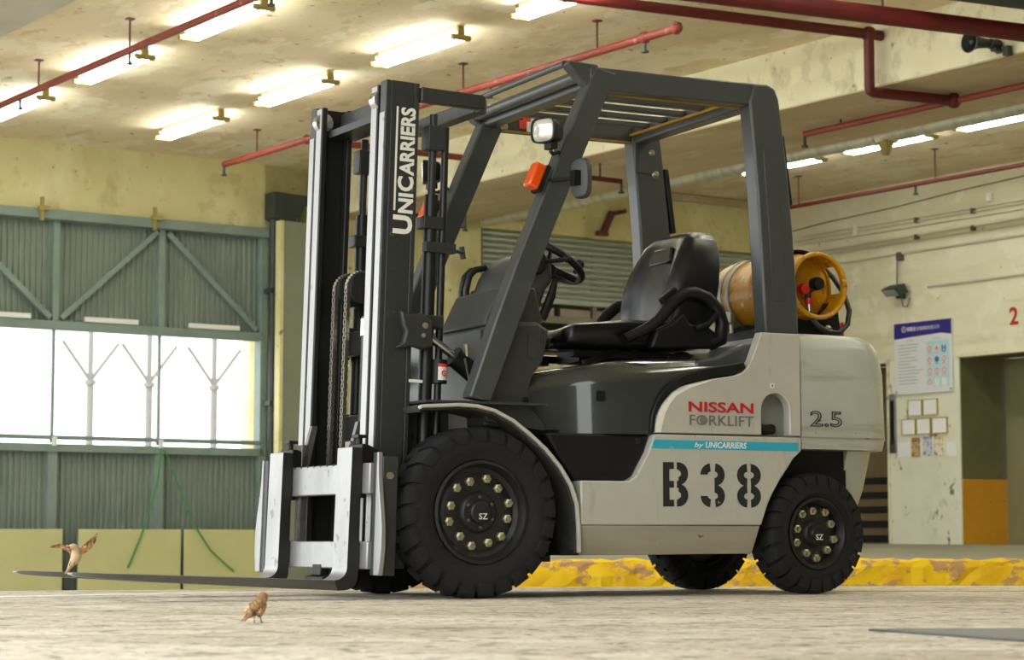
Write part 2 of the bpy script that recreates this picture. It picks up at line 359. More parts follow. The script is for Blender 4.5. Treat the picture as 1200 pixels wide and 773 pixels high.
# recess 2
struct('wall_recess', MB().box(AR+.02, AR+.8, 18.003, 18.015, .92, 2.335), 'olive_wall', label='olive side of the recess at lift door 2', cat='wall')
struct('wall_recess_base', MB().box(AR+.02, AR+.8, 18.0, 18.014, -.3, .92), 'hazard_yellow', label='orange-yellow painted lower side of the lift door 2 recess', cat='wall')
struct('wall_recess_top', MB().box(AR+.25, AR+.9, 15.2, 20.55, 2.335, 2.5), 'olive_wall', label='dark head of the lift door recesses', cat='wall')
d2 = tag(empty('door_2', bw(AR+.72, 16.6, -.3), BYAW), kind='structure', label='olive grey sliding lift door in opening 2', cat='door')
for i in range(2): part('door_leaf', MB().box(0, .06, 1.39-1.4*(i+1), 1.38-1.4*i, 0, 2.62), 'lift_door', d2, bevel=.006)
d1 = tag(empty('door_1', bw(AR+.45, 19.8, -.3), BYAW), kind='structure', label='dark brown lift door with black hazard bands in opening 1', cat='door')
mat('door_brown', C(106,88,58), .7, layers=[(C(88,72,48), 3, .45, .7, .6, I1)])
part('door_leaf', MB().box(0, .06, -.75, .85, 0, 2.62), 'door_brown', d1)
for i in range(5): part('hazard_band', MB().box(-.012, 0, -.75, .85, .50+i*.175, .585+i*.175), 'black_plastic', d1)
# thin door frame edges
struct('trim_2', MB().box(AR-.02, AR+.06, 19.14, 19.175, -.3, 2.35).box(AR-.02, AR+.06, 19.14, 20.6, 2.32, 2.36), 'beam_paint', label='pale frame edge of lift door 1', cat='trim')
struct('trim_3', MB().box(AR-.03, AR+.1, 15.2, 18.03, 2.31, 2.35), 'beam_paint', label='pale lintel edge of lift door 2', cat='trim')
# store room behind the shutter
mb = MB().box(13.6, 19.2, 25.5, 25.7, -.55, 5).box(13.4, 13.6, BB+.3, 25.7, -.55, 5).box(19.2, 19.4, BB+.3, 25.7, -.55, 5)
struct('wall_store', mb, 'store_wall', label='pinkish wall of the store behind the shutter', cat='wall')
struct('ceiling_store', MB().box(13.4, 19.4, BB+.3, 25.7, 4.6, 4.8), 'ceiling', label='ceiling of the store behind the shutter', cat='ceiling')

# ---- sliding door in the back wall (posts, corrugated sheets, rails, daylight band)
dr = tag(empty('door_3', bw(8.8, BB, -.55), BYAW), kind='structure', label='grey-green corrugated sliding door with a bright open daylight band', cat='door')
D0 = (8.8, BB, -.55)
def corr(a0, a1, z0, z1, b, p=.062, d=.022):
    mb = MB(); pts = []; a = a0
    while a < a1-1e-6:
        for da, db in ((0,0),(.30,0),(.42,1),(.80,1),(.92,0)):
            if a+da*p < a1: pts.append((a+da*p, b+db*d))
        a += p
    pts.append((a1, b)); vs = []
    for x, y in pts: vs += [(x, y, z0), (x, y, z1)]
    mb.add(vs, [(2*i, 2*i+2, 2*i+3, 2*i+1) for i in range(len(pts)-1)])
    n0 = len(mb.v); vs = []
    for x, y in pts: vs += [(x, y+.006, z0), (x, y+.006, z1)]
    mb.add(vs, [(2*i+1, 2*i+3, 2*i+2, 2*i) for i in range(len(pts)-1)])
    return mb
posts = [4.16, 5.33, 6.50, 7.66, 8.83, 10.0]
edges = posts + [11.17]
for i in range(len(posts)):
    a0, a1 = edges[i], edges[i+1]
    bpart('corrugated_sheet', corr(a0, a1, 2.40, 3.46, BB+.05), 'door_green', dr, D0)
    bpart('corrugated_sheet', corr(a0, a1, -.55, 1.12, BB+.05), 'door_green', dr, D0)
    if i % 2 == 0: br = ((a0+.06, 2.46), (a1-.06, 3.42))
    else: br = ((a0+.06, 3.42), (a1-.06, 2.46))
    bpart('diagonal_brace', MB().bar((br[0][0], BB-.01, br[0][1]), (br[1][0], BB-.01, br[1][1]), .055, .04), 'door_frame', dr, D0)
    bpart('white_bar', MB().box(a0+.30, a1-.28, BB-.06, BB-.03, 2.435, 2.485), 'white_steel', dr, D0)
for a in posts:
    bpart('post', MB().box(a-.035, a+.035, BB-.02, BB+.05, 2.40, 3.48), 'door_frame', dr, D0, bevel=.004)
    bpart('mullion', MB().box(a-.013, a+.013, BB+.01, BB+.05, 1.2, 2.40), 'door_frame', dr, D0)
    bpart('post', MB().box(a-.05, a+.05, BB-.02, BB+.05, -.55, 1.12), 'door_frame', dr, D0, bevel=.004)
bpart('jamb', MB().box(11.15, 11.23, BB-.04, BB+.1, -.55, 3.5), 'door_frame', dr, D0, bevel=.004)
bpart('head_rail', MB().box(2.9, 11.3, BB-.10, BB+.1, 3.45, 3.55), 'door_frame', dr, D0, bevel=.006)
bpart('mid_rail', MB().box(2.9, 11.2, BB-.04, BB+.08, 2.34, 2.43), 'door_frame', dr, D0, bevel=.006)
bpart('sill_rail', MB().box(2.9, 11.2, BB-.04, BB+.08, 1.235, 1.275), 'door_frame', dr, D0, bevel=.004)
bpart('sill_rail', MB().box(2.9, 11.2, BB-.04, BB+.08, 1.11, 1.19), 'door_frame', dr, D0, bevel=.004)
for a in (8.62, 9.86): bpart('hanger', MB().box(a-.015, a+.015, BB-.14, BB-.10, 3.42, 3.66).box(a-.04, a+.07, BB-.15, BB-.10, 3.53, 3.57), 'bracket_olive', dr, D0)
for i, a in enumerate((8.83, 10.0)): bpart('latch', MB().box(a-.02, a+.02, BB-.07, BB-.03, 1.17, 1.26), 'white_steel', dr, D0)
# ---- outside canopy
for i, (a, b) in enumerate(((11.86, 27.0), (12.70, 27.0), (13.66, 27.0))):
    ca = tag(empty('canopy_post', bw(a, b, -.55), BYAW), cat='post', group='canopy posts outside')
    ca['label'] = ['white steel canopy post outside the door, leftmost of three', 'white steel canopy post outside the door, middle of three', 'white steel canopy post outside the door, rightmost of three'][i]
    part('pole', MB().tube([(0,0,0),(0,0,2.82)], .048, 12).tube([(0,0,2.82),(0,0,3.95)], .036, 12), 'canopy_grey', ca, smooth=True)
    part('collar', MB().tube([(0,0,2.80),(0,0,2.86)], .075, 12), 'canopy_grey', ca, smooth=True)
    for s in (-1, 1): part('brace', MB().tube([(0,0,2.85),(s*.395,0,3.36)], .026, 8), 'canopy_grey', ca, smooth=True)
mb = MB().box(6, 16, 27.0, 27.08, 3.4, 3.5)
for q in range(6): mb.box(7+q*1.5, 7.05+q*1.5, 26.0, 30, 3.5, 3.56)
bobj('canopy_roof', mb, 'canopy_grey', label='white canopy rafters seen through the open door band', cat='canopy')
# ---- cream boards leaning at the foot of the sliding door
for i, (a0, a1, lb) in enumerate(((7.72, 8.84, 'cream board at the door foot, leftmost of three'), (9.01, 10.13, 'cream board at the door foot between the two others'), (10.17, 11.25, 'cream board at the door foot, nearest the fork carriage'))):
    mb = MB().box(a0, a1, BB-.28, BB-.25, -.55, .335)
    o = bobj('cream_board', mb, 'cream_board', bevel=.006, label=lb, cat='board', group='cream boards at the sliding door')
bobj('door_cord', MB().tube([(9.98,BB-.1,1.17),(9.90,BB-.2,.85),(9.75,BB-.3,.45),(9.62,BB-.31,.15),(9.53,BB-.31,-.05)], .010, 6), 'green_cord', smooth=True, label='green cord hanging down to the middle cream board', cat='cord')
bobj('door_cord', MB().tube([(10.02,BB-.1,1.15),(10.10,BB-.2,.85),(10.24,BB-.3,.42),(10.45,BB-.31,.12),(10.72,BB-.31,-.10)], .010, 6), 'green_cord', smooth=True, label='green cord hanging down to the right cream board', cat='cord')
# ---- grey door leaf, downpipe and hopper right of the sliding door
lf = bempty('steel_door_leaf', 11.44, BB-.35, -.55, label='grey-green steel door leaf standing beside the mast', cat='door')
part('leaf', MB().box(-.22, .30, -.05, .05, 0, 4.15), 'door_leaf', lf, bevel=.008)
part('edge_strip', MB().box(-.26, -.22, -.06, .05, 0, 4.15), 'back_wall', lf)
part('handle', MB().box(.10, .14, -.075, -.05, 2.95, 3.13), 'batten', lf, bevel=.004)
dp = bempty('downpipe', 11.24, BB-.14, -.55, label='black downpipe with hopper beside the sliding door', cat='pipe')
part('pipe', MB().tube([(0,0,0),(0,0,4.3)], .045, 12), 'dark_steel', dp, smooth=True)
part('hopper', MB().prism([(-.06,4.2),(.05,4.16),(.18,4.16),(.43,4.46),(-.06,4.48)], 'y', -.12, .10), 'dark_steel', dp, bevel=.006)
for z in (3.4, 2.2): part('clip', MB().box(-.06, .06, -.06, .12, z, z+.05), 'dark_steel', dp)
part('stay', MB().tube([(.30,-.03,4.3),(.30,.05,3.9)], .008, 6), 'dark_steel', dp)

# ---- roller shutter over the store opening
sh = tag(empty('door_4', bw(16.1, BB+.12, 3.05), BYAW), kind='structure', label='half raised grey roller shutter behind the driver seat', cat='shutter')
for i in range(11):
    z = i*.068
    prof = [(-.01,z),(.03,z+.004),(.055,z+.022),(.055,z+.036),(.03,z+.054),(-.01,z+.058)]
    part('slat', MB().prism([(-p[0],p[1]) for p in prof], 'x', -2.1, 2.12), 'shutter', sh)
part('bottom_bar', MB().box(-2.1, 2.12, -.05, .02, -.06, 0), 'shutter', sh, bevel=.004)
part('guide', MB().box(-2.12, -2.04, -.07, .05, -3.6, .8), 'rack_steel', sh)
part('guide', MB().box(2.06, 2.14, -.07, .05, -3.6, .8), 'rack_steel', sh)
# ---- store racks and goods
def rack(a, b, w, lab):
    r = bempty('storage_rack', a, b, -.55, label=lab, cat='rack', group='racks in the store')
    for x in (-w/2, -w/6, w/6, w/2):
        for y in (-.4, .4): part('upright', MB().box(x-.03, x+.03, y-.03, y+.03, 0, 4.4), 'rack_steel', r)
    for z in (2.55, 2.84, 3.02, 3.28, 3.50, 3.80):
        for y in (-.42, .42): part('beam', MB().box(-w/2, w/2, y-.02, y+.02, z, z+.09), 'rack_orange' if z == 2.55 else 'rack_steel', r)
        part('deck', MB().box(-w/2, w/2, -.4, .4, z+.05, z+.07), 'rack_steel', r)
    return r
rack(16.2, 23.1, 4.0, 'olive steel storage rack in the store behind the driver seat')
gi = 0
goods = [(15.0,2.62,.5,.19,'carton'),(15.6,2.62,.6,.18,'sack'),(16.3,2.62,.5,.20,'carton'),(17.0,2.62,.6,.18,'sack'),(17.6,2.62,.5,.19,'carton')]
for a, z, w, h, mt in goods:
    gi += 1
    c = MB().box(-w/2, w/2, -.3, .3, 0, h); o = link('stored_carton', mesh_of(c, 'stored_carton', mt), None, bw(a, 23.1, 2.072), BYAW, bevel=.03)
    tag(o, 'carton on the lower rack deck in the store, number %s from the left' % ['one','two','three','four','five'][gi-1], 'carton', 'cartons in the store')
lens = [(14.9,.55),(15.55,.5),(16.25,.6),(16.95,.55),(17.6,.5)]
ords = ['first','second','third','fourth','fifth']
for i, (a, w) in enumerate(lens):
    mb = MB()
    for q in range(4):
        mb.tube([(-w/2,-.25+q*.16,.05),(w/2,-.25+q*.16,.05)], .05, 10)
    o = link('pipe_bundle', mesh_of(mb, 'pipe_bundle', 'rack_steel' if i % 2 else 'sack', True), None, bw(a, 23.1, 2.562), BYAW)
    tag(o, 'bundle of short rolls on the middle rack deck, %s from the left' % ords[i], 'rolls', 'rolls in the store')
def sack_mesh(w, d, h, seed):
    r_ = random.Random(seed); mb = MB().sphere((0,0,h/2), (w/2,d/2,h/2), 16, 10)
    mb.v = [((abs(x/(w/2))**.6)*(w/2)*(1 if x > 0 else -1)+r_.uniform(-.012,.012), (abs(y/(d/2))**.6)*(d/2)*(1 if y > 0 else -1)+r_.uniform(-.012,.012), max(0,h/2+(abs((z-h/2)/(h/2))**.6)*(h/2)*(1 if z > h/2 else -1)+r_.uniform(-.01,.01))) for x,y,z in mb.v]
    return mb
st = bempty('goods_table', 15.5, 21.9, -.55, label='tall timber stand under the printed sacks', cat='stand')
part('top', MB().box(-1.35, 1.35, -.35, .35, 2.42, 2.50), 'rack_orange', st)
for x in (-1.25, 1.25):
    for y in (-.28, .28): part('leg', MB().box(x-.05, x+.05, y-.05, y+.05, 0, 2.42), 'rack_orange', st)
for i, (a, z, w, h) in enumerate(((14.58,1.95,.84,.26),(15.46,1.95,.84,.26),(16.34,1.95,.84,.26),(14.62,2.225,.82,.26),(15.50,2.225,.84,.26),(14.98,2.50,.84,.24))):
    o = link('printed_sack', mesh_of(sack_mesh(w, .6, h, i), 'printed_sack', 'sack', 60), None, bw(a, 21.9, z), BYAW)
    tag(o, ['bottom left','bottom middle','bottom right','upper left','upper right','topmost'][i] + ' flower printed sack of the pile behind the cab', 'sack', 'printed sacks behind the cab')

# ---- ceiling lamps
def lamp_proto():
    me = {}
    me['batten'] = mesh_of(MB().box(-.05,.05,-.60,.60,.045,.058).box(-.02,.02,-.60,.60,.058,.10), 'batten', 'batten')
    me['tube'] = mesh_of(MB().tube([(0,-.59,0),(0,.59,0)], .016, 10), 'tube', 'tube_light', True)
    me['end_bracket'] = mesh_of(MB().box(-.03,.03,-.012,.012,.0,.09).tube([(-.085,0,0),(.085,0,0)], .024, 8), 'end_bracket', 'bracket_olive')
    return me
LP = lamp_proto()
def lamp(a, b, zc, label, group):
    r = bempty('ceiling_lamp', a, b, zc-.10, label=label, cat='lamp', group=group)
    link('batten', LP['batten'], r)
    for s in (-1, 1):
        link('tube', LP['tube'], r, (s*.055, 0, 0)); link('end_bracket', LP['end_bracket'], r, (0, s*.62, 0))
bs = [19.05, 17.0, 14.95, 12.9, 10.85, 8.8, 6.75, 4.7]  # last three lamps of each row added out of view as fill
names = ['fifth','fourth','third','second','first']
near = ['farthest', 'middle', 'nearest']
for i, b in enumerate(bs):
    lab1 = 'twin tube lamp in the left row, ' + (['farthest, above the sliding door', 'second from the back wall', 'third from the back wall', 'fourth from the back wall, added out of view for fill', 'fifth from the back wall, added out of view for fill', 'sixth from the back wall, added out of view for fill', 'seventh from the back wall, added out of view for fill', 'nearest the camera, added out of view for fill'][i])
    lab2 = 'twin tube lamp in the row above the mast, ' + (['farthest, close to the back wall', 'second from the back wall', 'third from the back wall', 'fourth from the back wall, added out of view for fill', 'fifth from the back wall, added out of view for fill', 'sixth from the back wall, added out of view for fill', 'seventh from the back wall, added out of view for fill', 'nearest the camera, added out of view for fill'][i])
    lamp(7.62, b, ZC, lab1, 'left row of ceiling lamps'); lamp(9.36, b, ZC, lab2, 'middle row of ceiling lamps')
for i, b in enumerate((18.37, 16.70, 15.05, 13.4, 11.75, 10.1, 8.4)):  # last four added out of view to brighten the right wall
    lamp(16.27, b, ZR, 'tube lamp beyond the beam, ' + ['farthest, half behind the rear guard pillar', 'middle one under the silver duct', 'at the right edge of the picture', 'fourth from the back wall, added out of view for fill', 'fifth from the back wall, added out of view for fill', 'sixth from the back wall, added out of view for fill', 'nearest the camera, added out of view for fill'][i], 'side bay ceiling lamps')
lamp(15.4, 22.0, 4.6, 'unseen tube lamp added inside the store for brightness, left of two', 'store lamps'); lamp(17.0, 22.0, 4.6, 'unseen tube lamp added inside the store for brightness, right of two', 'store lamps')  # both added, unseen, to brighten the store

# ---- sprinkler pipes (red)
def pipe_thing(name, label, segs, r, mt, hangers=(), drops=(), zc=ZC, cat='pipe', joints=()):
    p0 = segs[0][0]; root = bempty(name, p0[0], p0[1], p0[2], label=label, cat=cat)
    for s in segs: bpart('pipe_run', MB().tube(s, r, 12), mt, root, p0, smooth=True)
    for (a, b, z) in hangers: bpart('hanger_rod', MB().tube([(a,b,z),(a,b,zc)], .009, 6).box(a-.03,a+.03,b-.03,b+.03,zc-.01,zc), 'red_pipe_dark', root, p0)
    for (a, b, z) in drops: bpart('sprinkler_head', MB().tube([(a,b,z),(a,b,z-.10)], .014, 8).tube([(a,b,z-.10),(a,b,z-.115)], .03, 8), 'dark_steel', root, p0)
    for (a, b, z) in joints: bpart('coupling', MB().sphere((a,b,z), r*1.5, 10, 8), mt, root, p0, smooth=True)
    return root
zp = 4.0
pipe_thing('sprinkler_pipe', 'thin red sprinkler pipe along the left lamp row', [[(7.13,20.9,zp),(7.13,-3.9,zp)]], .030, 'red_pipe', [(7.13,b,zp) for b in (19.2,17.4,15.6,13.3,10.5)], [(7.13,b,zp) for b in (17.8,15.6,13.3)])
pipe_thing('sprinkler_pipe', 'orange red sprinkler pipe passing above the mast and guard', [[(10.15,19.9,zp),(10.15,12.62,zp),(10.15,12.60,zp+.04)], [(10.15,18.2,zp),(11.95,18.2,zp)]], .032, 'red_pipe', [(10.15,b,zp) for b in (19.2,15.5,13.6)], [(10.15,19.9,zp),(10.15,15.1,zp),(10.15,13.0,zp)], joints=[(10.15,18.2,zp),(10.15,13.0,zp),(10.15,12.62,zp)])
pipe_thing('sprinkler_main', 'dark red pipe crossing to the beam and dropping below it', [[(7.4,13.03,4.145),(12.02,12.40,4.145)], [(11.9,12.414,4.145),(11.9,12.414,3.72),(11.905,12.413,3.70),(11.93,12.41,3.688),(12.69,12.29,3.688)]], .042, 'red_pipe_dark', [(8.6,12.87,4.145)], [], joints=[(11.9,12.414,4.145),(12.69,12.29,3.688)])
pipe_thing('sprinkler_pipe', 'thin red sprinkler pipe under the beam beside the silver duct', [[(12.70,14.05,3.688),(12.70,-3.9,3.688)]], .028, 'red_pipe', [(12.70,13.6,3.688),(12.70,10.5,3.688)], [(12.70,14.05,3.688)], zc=ZB)
pipe_thing('sprinkler_pipe', 'short red pipe stub under the beam next to the mirror', [[(12.1,16.51,3.60),(12.6,16.51,3.60)]], .024, 'red_pipe_dark', [(12.35,16.51,3.6)], [(12.6,16.51,3.6)], zc=ZB)
pipe_thing('sprinkler_pipe', 'short red pipe stub under the beam near the tilt hose', [[(11.95,19.2,3.55),(12.6,19.2,3.55)]], .024, 'red_pipe_dark', [(12.3,19.2,3.55)], [(12.6,19.2,3.55)], zc=ZB)
pipe_thing('sprinkler_pipe', 'thin red pipe along the top of the right wall', [[(17.25,19.5,4.1),(17.25,-3.9,4.1)]], .024, 'red_pipe_dark', [(17.25,b,4.1) for b in (19.2,17.0,14.0)], [(17.25,17.3,4.1)], zc=ZR)
pipe_thing('fire_main', 'thick dark red fire main crossing the top right corner', [[(2.0,11.47,3.6),(18.5,8.93,3.6)]], .062, 'red_pipe_dark', [(9.95,10.25,3.6),(11.4,10.02,3.6)], [], joints=[])
bobj('metal_casing', MB().prism([(9.94,10.40),(11.98,10.08),(11.98,8.6),(9.94,8.6)], 'z', 3.80, 4.2), 'dark_steel', bevel=.01, label='dark grey sheet metal casing above the fire main', cat='casing')
# ---- silver duct
dt = bempty('silver_duct', 14.0, 3.0, 3.87, label='round silver insulated duct running beside the beam', cat='duct')
part('duct', MB().tube([(0,y,0) for y in (0, 6, 12, 17.9)], .076, 20), 'silver_duct', dt, smooth=True)
for i in range(9): part('band', MB().tube([(0,1.5+i*2,0),(0,1.56+i*2,0)], .081, 20), 'silver_duct', dt, smooth=True)
for i in range(4): part('hanger', MB().tube([(0,3+i*4,.1),(0,3+i*4,ZR-3.87)], .01, 6), 'dark_steel', dt)
se = bempty('emergency_lamp', 13.85, 14.2, 3.72, label='small cream detector hanging below the silver duct', cat='detector')
part('body', MB().rev([(0,0),(.035,.0),(.05,.05),(.07,.09),(.07,.12),(0,.12)], 14, 'z', (-.05,0,-.08)), 'bracket_olive', se, smooth=True)
part('plate', MB().box(-.14,.06,-.04,.04,.03,.06), 'beam_paint', se)
# ---- horn speaker on the beam
hs = bempty('horn_speaker', 12.03, 11.15, 3.84, label='black horn loudspeaker on the beam face', cat='loudspeaker')
part('horn', MB().rev([(.0,.10),(.03,.10),(.035,.12),(.045,.20),(.075,.255),(.082,.26),(.075,.263),(.035,.17),(.0,.16)], 28, 'x').xf(lambda x,y,z: (-x-.02, y+x*.25, z)), 'speaker_dark', hs, smooth=True)
part('driver', MB().rev([(0,.01),(.032,.01),(.038,.03),(.038,.09),(0,.11)], 16, 'x').xf(lambda x,y,z: (-x-.02, y+x*.25, z)), 'speaker_dark', hs, smooth=True)
part('centre_cap', MB().sphere((-.255,.06,0), .02, 10, 8), 'plate_steel', hs, smooth=True)
part('bracket', MB().box(-.10,-.004,-.03,.03,-.055,-.035).box(-.07,-.02,-.11,-.06,-.10,-.03), 'dark_steel', hs)
part('cable', MB().tube([(-.10,.02,-.04),(-.09,-.03,-.08),(-.05,-.07,-.07)], .005, 6), 'wire', hs)

# ---- right wall fittings (facing -a)
RX = AR - .002
cz = [4.02, 3.97, 3.92, 3.80, 3.75, 3.62]
for i, z in enumerate(cz):
    lab = ['topmost', 'second', 'third', 'fourth', 'fifth', 'lowest'][i] + ' of the grey conduits along the right wall'
    bobj('wall_conduit', MB().tube([(AR-.03, BB-.02 if i % 2 else 20.6, z-.02),(AR-.03, 14, z-.02+.02*(i%2))], .009 if i != 5 else .016, 8), 'grey_conduit', smooth=True, label=lab, cat='conduit', group='conduits on the right wall')
bobj('wall_conduit', MB().tube([(AR-.03, 18.45, 3.17),(AR-.03, 14, 3.17)], .014, 8), 'grey_conduit', smooth=True, label='short grey conduit above lift door 2', cat='conduit', group='conduits on the right wall')
for i, (b, lab) in enumerate(((18.62, 'black conduit clamp above the floodlight'), (17.72, 'black conduit clamp above the red number 2'))):
    bobj('conduit_clamp', MB().box(AR-.055, AR, b-.02, b+.02, 3.94, 4.0).box(AR-.055, AR, b-.02, b+.02, 3.74, 3.80), 'wire', label=lab, cat='clamp')
bobj('wall_wire', MB().tube([(AR-.02, 20.95, 4.08),(AR-.02, 20.2, 4.13),(AR-.02, 19, 4.17),(AR-.02, 17.8, 4.24),(AR-.02, 14, 4.38)], .006, 6), 'wire', smooth=True, label='dark wire sagging along the top of the right wall', cat='wire')
bobj('junction_box', MB().box(AR-.06, AR, 18.86, 18.94, 3.52, 3.62), 'wire', bevel=.004, label='dark junction box above the floodlight', cat='box')
bobj('wall_socket', MB().box(AR-.05, AR, 19.62, 19.68, 3.90, 4.03), 'batten', bevel=.004, label='small white box on the conduits near the gas cylinder', cat='box')
bobj('wall_socket', MB().box(AR-.05, AR, 17.42, 17.50, 4.05, 4.14), 'batten', bevel=.004, label='small white box on the conduits near the picture edge', cat='box')
fl = bempty('floodlight', AR-.02, 18.86, 3.06, label='small black floodlight on the right wall', cat='lamp')
part('housing', MB().prism([(-.26,.10),(-.10,.17),(-.03,.07),(-.17,.02)], 'y', -.12, .12), 'dark_steel', fl, bevel=.006)
part('glass', MB().prism([(-.255,.088),(-.265,.078),(-.175,.022),(-.165,.032)], 'y', -.10, .10), 'flood_glass', fl)
part('bracket', MB().box(-.10,0,-.03,.03,.0,.06), 'dark_steel', fl)
part('cable', MB().tube([(-.06,-.02,.02),(-.06,-.05,-.10),(-.04,-.10,-.10),(-.02,-.12,.0)], .008, 6).tube([(-.05,.06,.15),(-.03,.07,.45)], .008, 6), 'wire', fl)
# numbers
for txt, b0, z0, w, h, lab in (('2', 17.22, 2.62, .13, .20, 'red number 2 painted above the right lift door'), ('1', 19.98, 2.67, .07, .20, 'red number 1 painted above the left lift door')):
    mb = text_mesh(txt, (AR-.004, b0, z0), (0,-1,0), (0,0,1), w, h, .003, offset=.02)
    bobj('painted_number', mb, 'red_paint', label=lab, cat='number')
# notice board
S0 = (AR-.03, 18.555, 1.93)
sb = tag(empty('notice_board', bw(*S0), BYAW), 'white notice board with a dark blue heading on the pier', 'sign')
part('panel', MB().box(0,.025,-.465,.465,0,.84), 'board_white', sb, bevel=.004)
part('heading', MB().prism([(.465,.84),(-.465,.84),(-.465,.66),(-.30,.685),(.0,.675),(.465,.655)], 'x', -.003, 0), 'board_blue', sb)
def sbt(name, txt, y, z, w, h, mt, off=0): 
    return part(name, text_mesh(txt, (-.0045, y, z), (0,-1,0), (0,0,1), w, h, .0012, offset=off), mt, sb)
sbt('heading_text', '瀚萬成', .25, .735, .145, .055, 'ink_white', .012)
sbt('heading_text', '倉儲運輸有限公司', .095, .738, .37, .045, 'ink_white')
part('emblem', MB().rev([(.036,-.001),(.036,0),(.028,0),(.028,-.001)], 24, 'x', (-.004,.30,.765)).bar((-.0045,.315,.75),(-.0045,.30,.785),.001,.008).bar((-.0045,.285,.75),(-.0045,.30,.785),.001,.008).bar((-.0045,.30,.74),(-.0045,.30,.79),.001,.007), 'ink_white', sb)
sbt('caption', '安全守則', .25, .615, .10, .025, 'ink_grey'); sbt('caption', '安全告示', -.16, .615, .13, .025, 'ink_grey')
rr = random.Random(5)
for i in range(13):
    z = .575 - i*.038
    if i in (3, 6): part('text_line', MB().box(-.0035,-.001,.20,.40,z,z+.010), 'ink_grey', sb)
    else: part('text_line', MB().box(-.0035,-.001,.0+rr.uniform(0,.12),.40,z,z+.010), 'ink_grey', sb)
part('symbol_panel', MB().box(-.003,-.0005,-.42,-.06,.06,.60), 'board_cyan', sb)
for r_ in range(4):
    for c_ in range(3):
        y = -.115 - c_*.115; z = .50 - r_*.13
        mt = [['ink_pink','ink_orange','ink_blue'],['ink_pink','ink_blue','ink_pink'],['ink_pink','ink_pink','ink_pink'],['ink_pink','paper_white','paper_white']][r_][c_]
        k = part('symbol', MB().box(-.0045,-.003,y-.042,y+.042,z-.05,z+.055), 'board_white', sb)
        if mt == 'ink_orange': part('pictogram', MB().prism([(y-.035,z-.01),(y+.035,z-.01),(y,z+.045)], 'x', -.006,-.0045), mt, k)
        elif (r_, c_) == (0, 2): part('pictogram', MB().box(-.006,-.0045,y-.035,y-.012,z-.03,z+.045).box(-.006,-.0045,y+.012,y+.035,z-.03,z+.045).box(-.006,-.0045,y-.012,y+.012,z+.0,z+.02), mt, k)
        elif (r_, c_) == (1, 1): part('pictogram', MB().rev([(0,-.006),(.036,-.006),(.036,-.0045)], 16, 'x', (0,y,z+.012)), mt, k)
        else: part('pictogram', MB().rev([(.022,-.006),(.034,-.006),(.034,-.0045)], 16, 'x', (0,y,z+.012)).bar((-.0055,y-.02,z+.032),(-.0055,y+.02,z-.008),.001,.008), mt, k)
        if r_ < 3: part('caption_bar', MB().box(-.006,-.0045,y-.03,y+.03,z-.042,z-.03), mt if mt != 'ink_orange' else 'ink_pink', k)
for y in (-.44,.44):
    for z in (.03,.81): part('screw', MB().sphere((0,y,z), .012, 8, 6), 'wire', sb)
# framed certificates
for i, (b0, b1, z0, z1, lab) in enumerate(((18.60,18.83,1.67,1.86,'bright framed certificate, left of the upper pair'), (18.35,18.585,1.67,1.86,'bright framed certificate, right of the upper pair'), (18.71,18.94,1.45,1.64,'framed certificate, left of the lower three'), (18.465,18.695,1.45,1.64,'framed certificate, middle of the lower three'), (18.20,18.445,1.45,1.64,'framed certificate, right of the lower three'))):
    r = bempty('framed_certificate', AR, (b0+b1)/2, z0, label=lab, cat='frame', group='certificates on the pier')
    w = (b1-b0)/2; h = z1-z0
    part('sheet', MB().box(-.012,0,-w+.008,w-.008,.008,h-.008), 'paper_bright', r)
    part('frame', MB().box(-.02,0,-w,w,0,.010).box(-.02,0,-w,w,h-.010,h).box(-.02,0,-w,-w+.010,.010,h-.010).box(-.02,0,w-.010,w,.010,h-.010), 'gilt', r)
for (b0, b1, z0, z1, mt, lab) in ((18.66,18.79,1.19,1.42,'poster_a','brown photo poster, left of three under the certificates'), (18.47,18.60,1.20,1.42,'poster_b','blue photo poster, middle of three under the certificates'), (18.28,18.42,1.19,1.42,'poster_c','yellow and red photo poster, right of three under the certificates'), (18.83,19.02,1.20,1.37,'paper_white','blank white paper left of the photo posters'), (18.07,18.23,1.19,1.35,'paper_white','white paper notice right of the photo posters')):
    bobj('wall_paper', MB().box(AR-.004, AR+.005, b0, b1, z0, z1), mt, label=lab, cat='poster')
ip = bempty('lift_indicator', AR, 19.085, 1.25, label='tall narrow steel lift call panel beside opening 1', cat='panel')
part('plate', MB().box(-.02,0,-.05,.05,0,.70), 'steel_bright', ip, bevel=.003)
part('display', MB().box(-.024,-.02,-.03,.03,.10,.62), 'black_trim', ip)
part('lower_cover', MB().box(-.024,-.02,-.045,.045,0,.16), 'plate_steel', ip)
# wall bracket on the back wall beyond the guard
bobj('wall_bracket', MB().bar((16.05,BB-.05,4.15),(15.85,BB-.05,4.10),.05,.05).bar((15.85,BB-.05,4.12),(15.72,BB-.05,3.86),.07,.05).bar((15.62,BB-.05,3.85),(15.78,BB-.05,3.85),.05,.05), 'red_pipe_dark', label='rusty bracket on the back wall above the shutter', cat='bracket')
bobj('wall_bell', MB().sphere((14.55,BB-.08,3.97), (.07,.06,.07), 12, 8).box(14.5,14.6,BB-.05,BB,4.0,4.1), 'bracket_olive', smooth=True, label='small ochre fitting under the beam on the back wall', cat='fitting')
# steel plate on the near floor
sp = [(0.905,5.69),(1.16,5.07),(2.3,5.0),(2.3,5.80)]
o = link('steel_plate', mesh_of(MB().prism(sp, 'z', 0, .006), 'steel_plate', 'plate_steel'), None, bevel=.003); tag(o, 'thin grey steel plate lying on the near floor', 'plate')


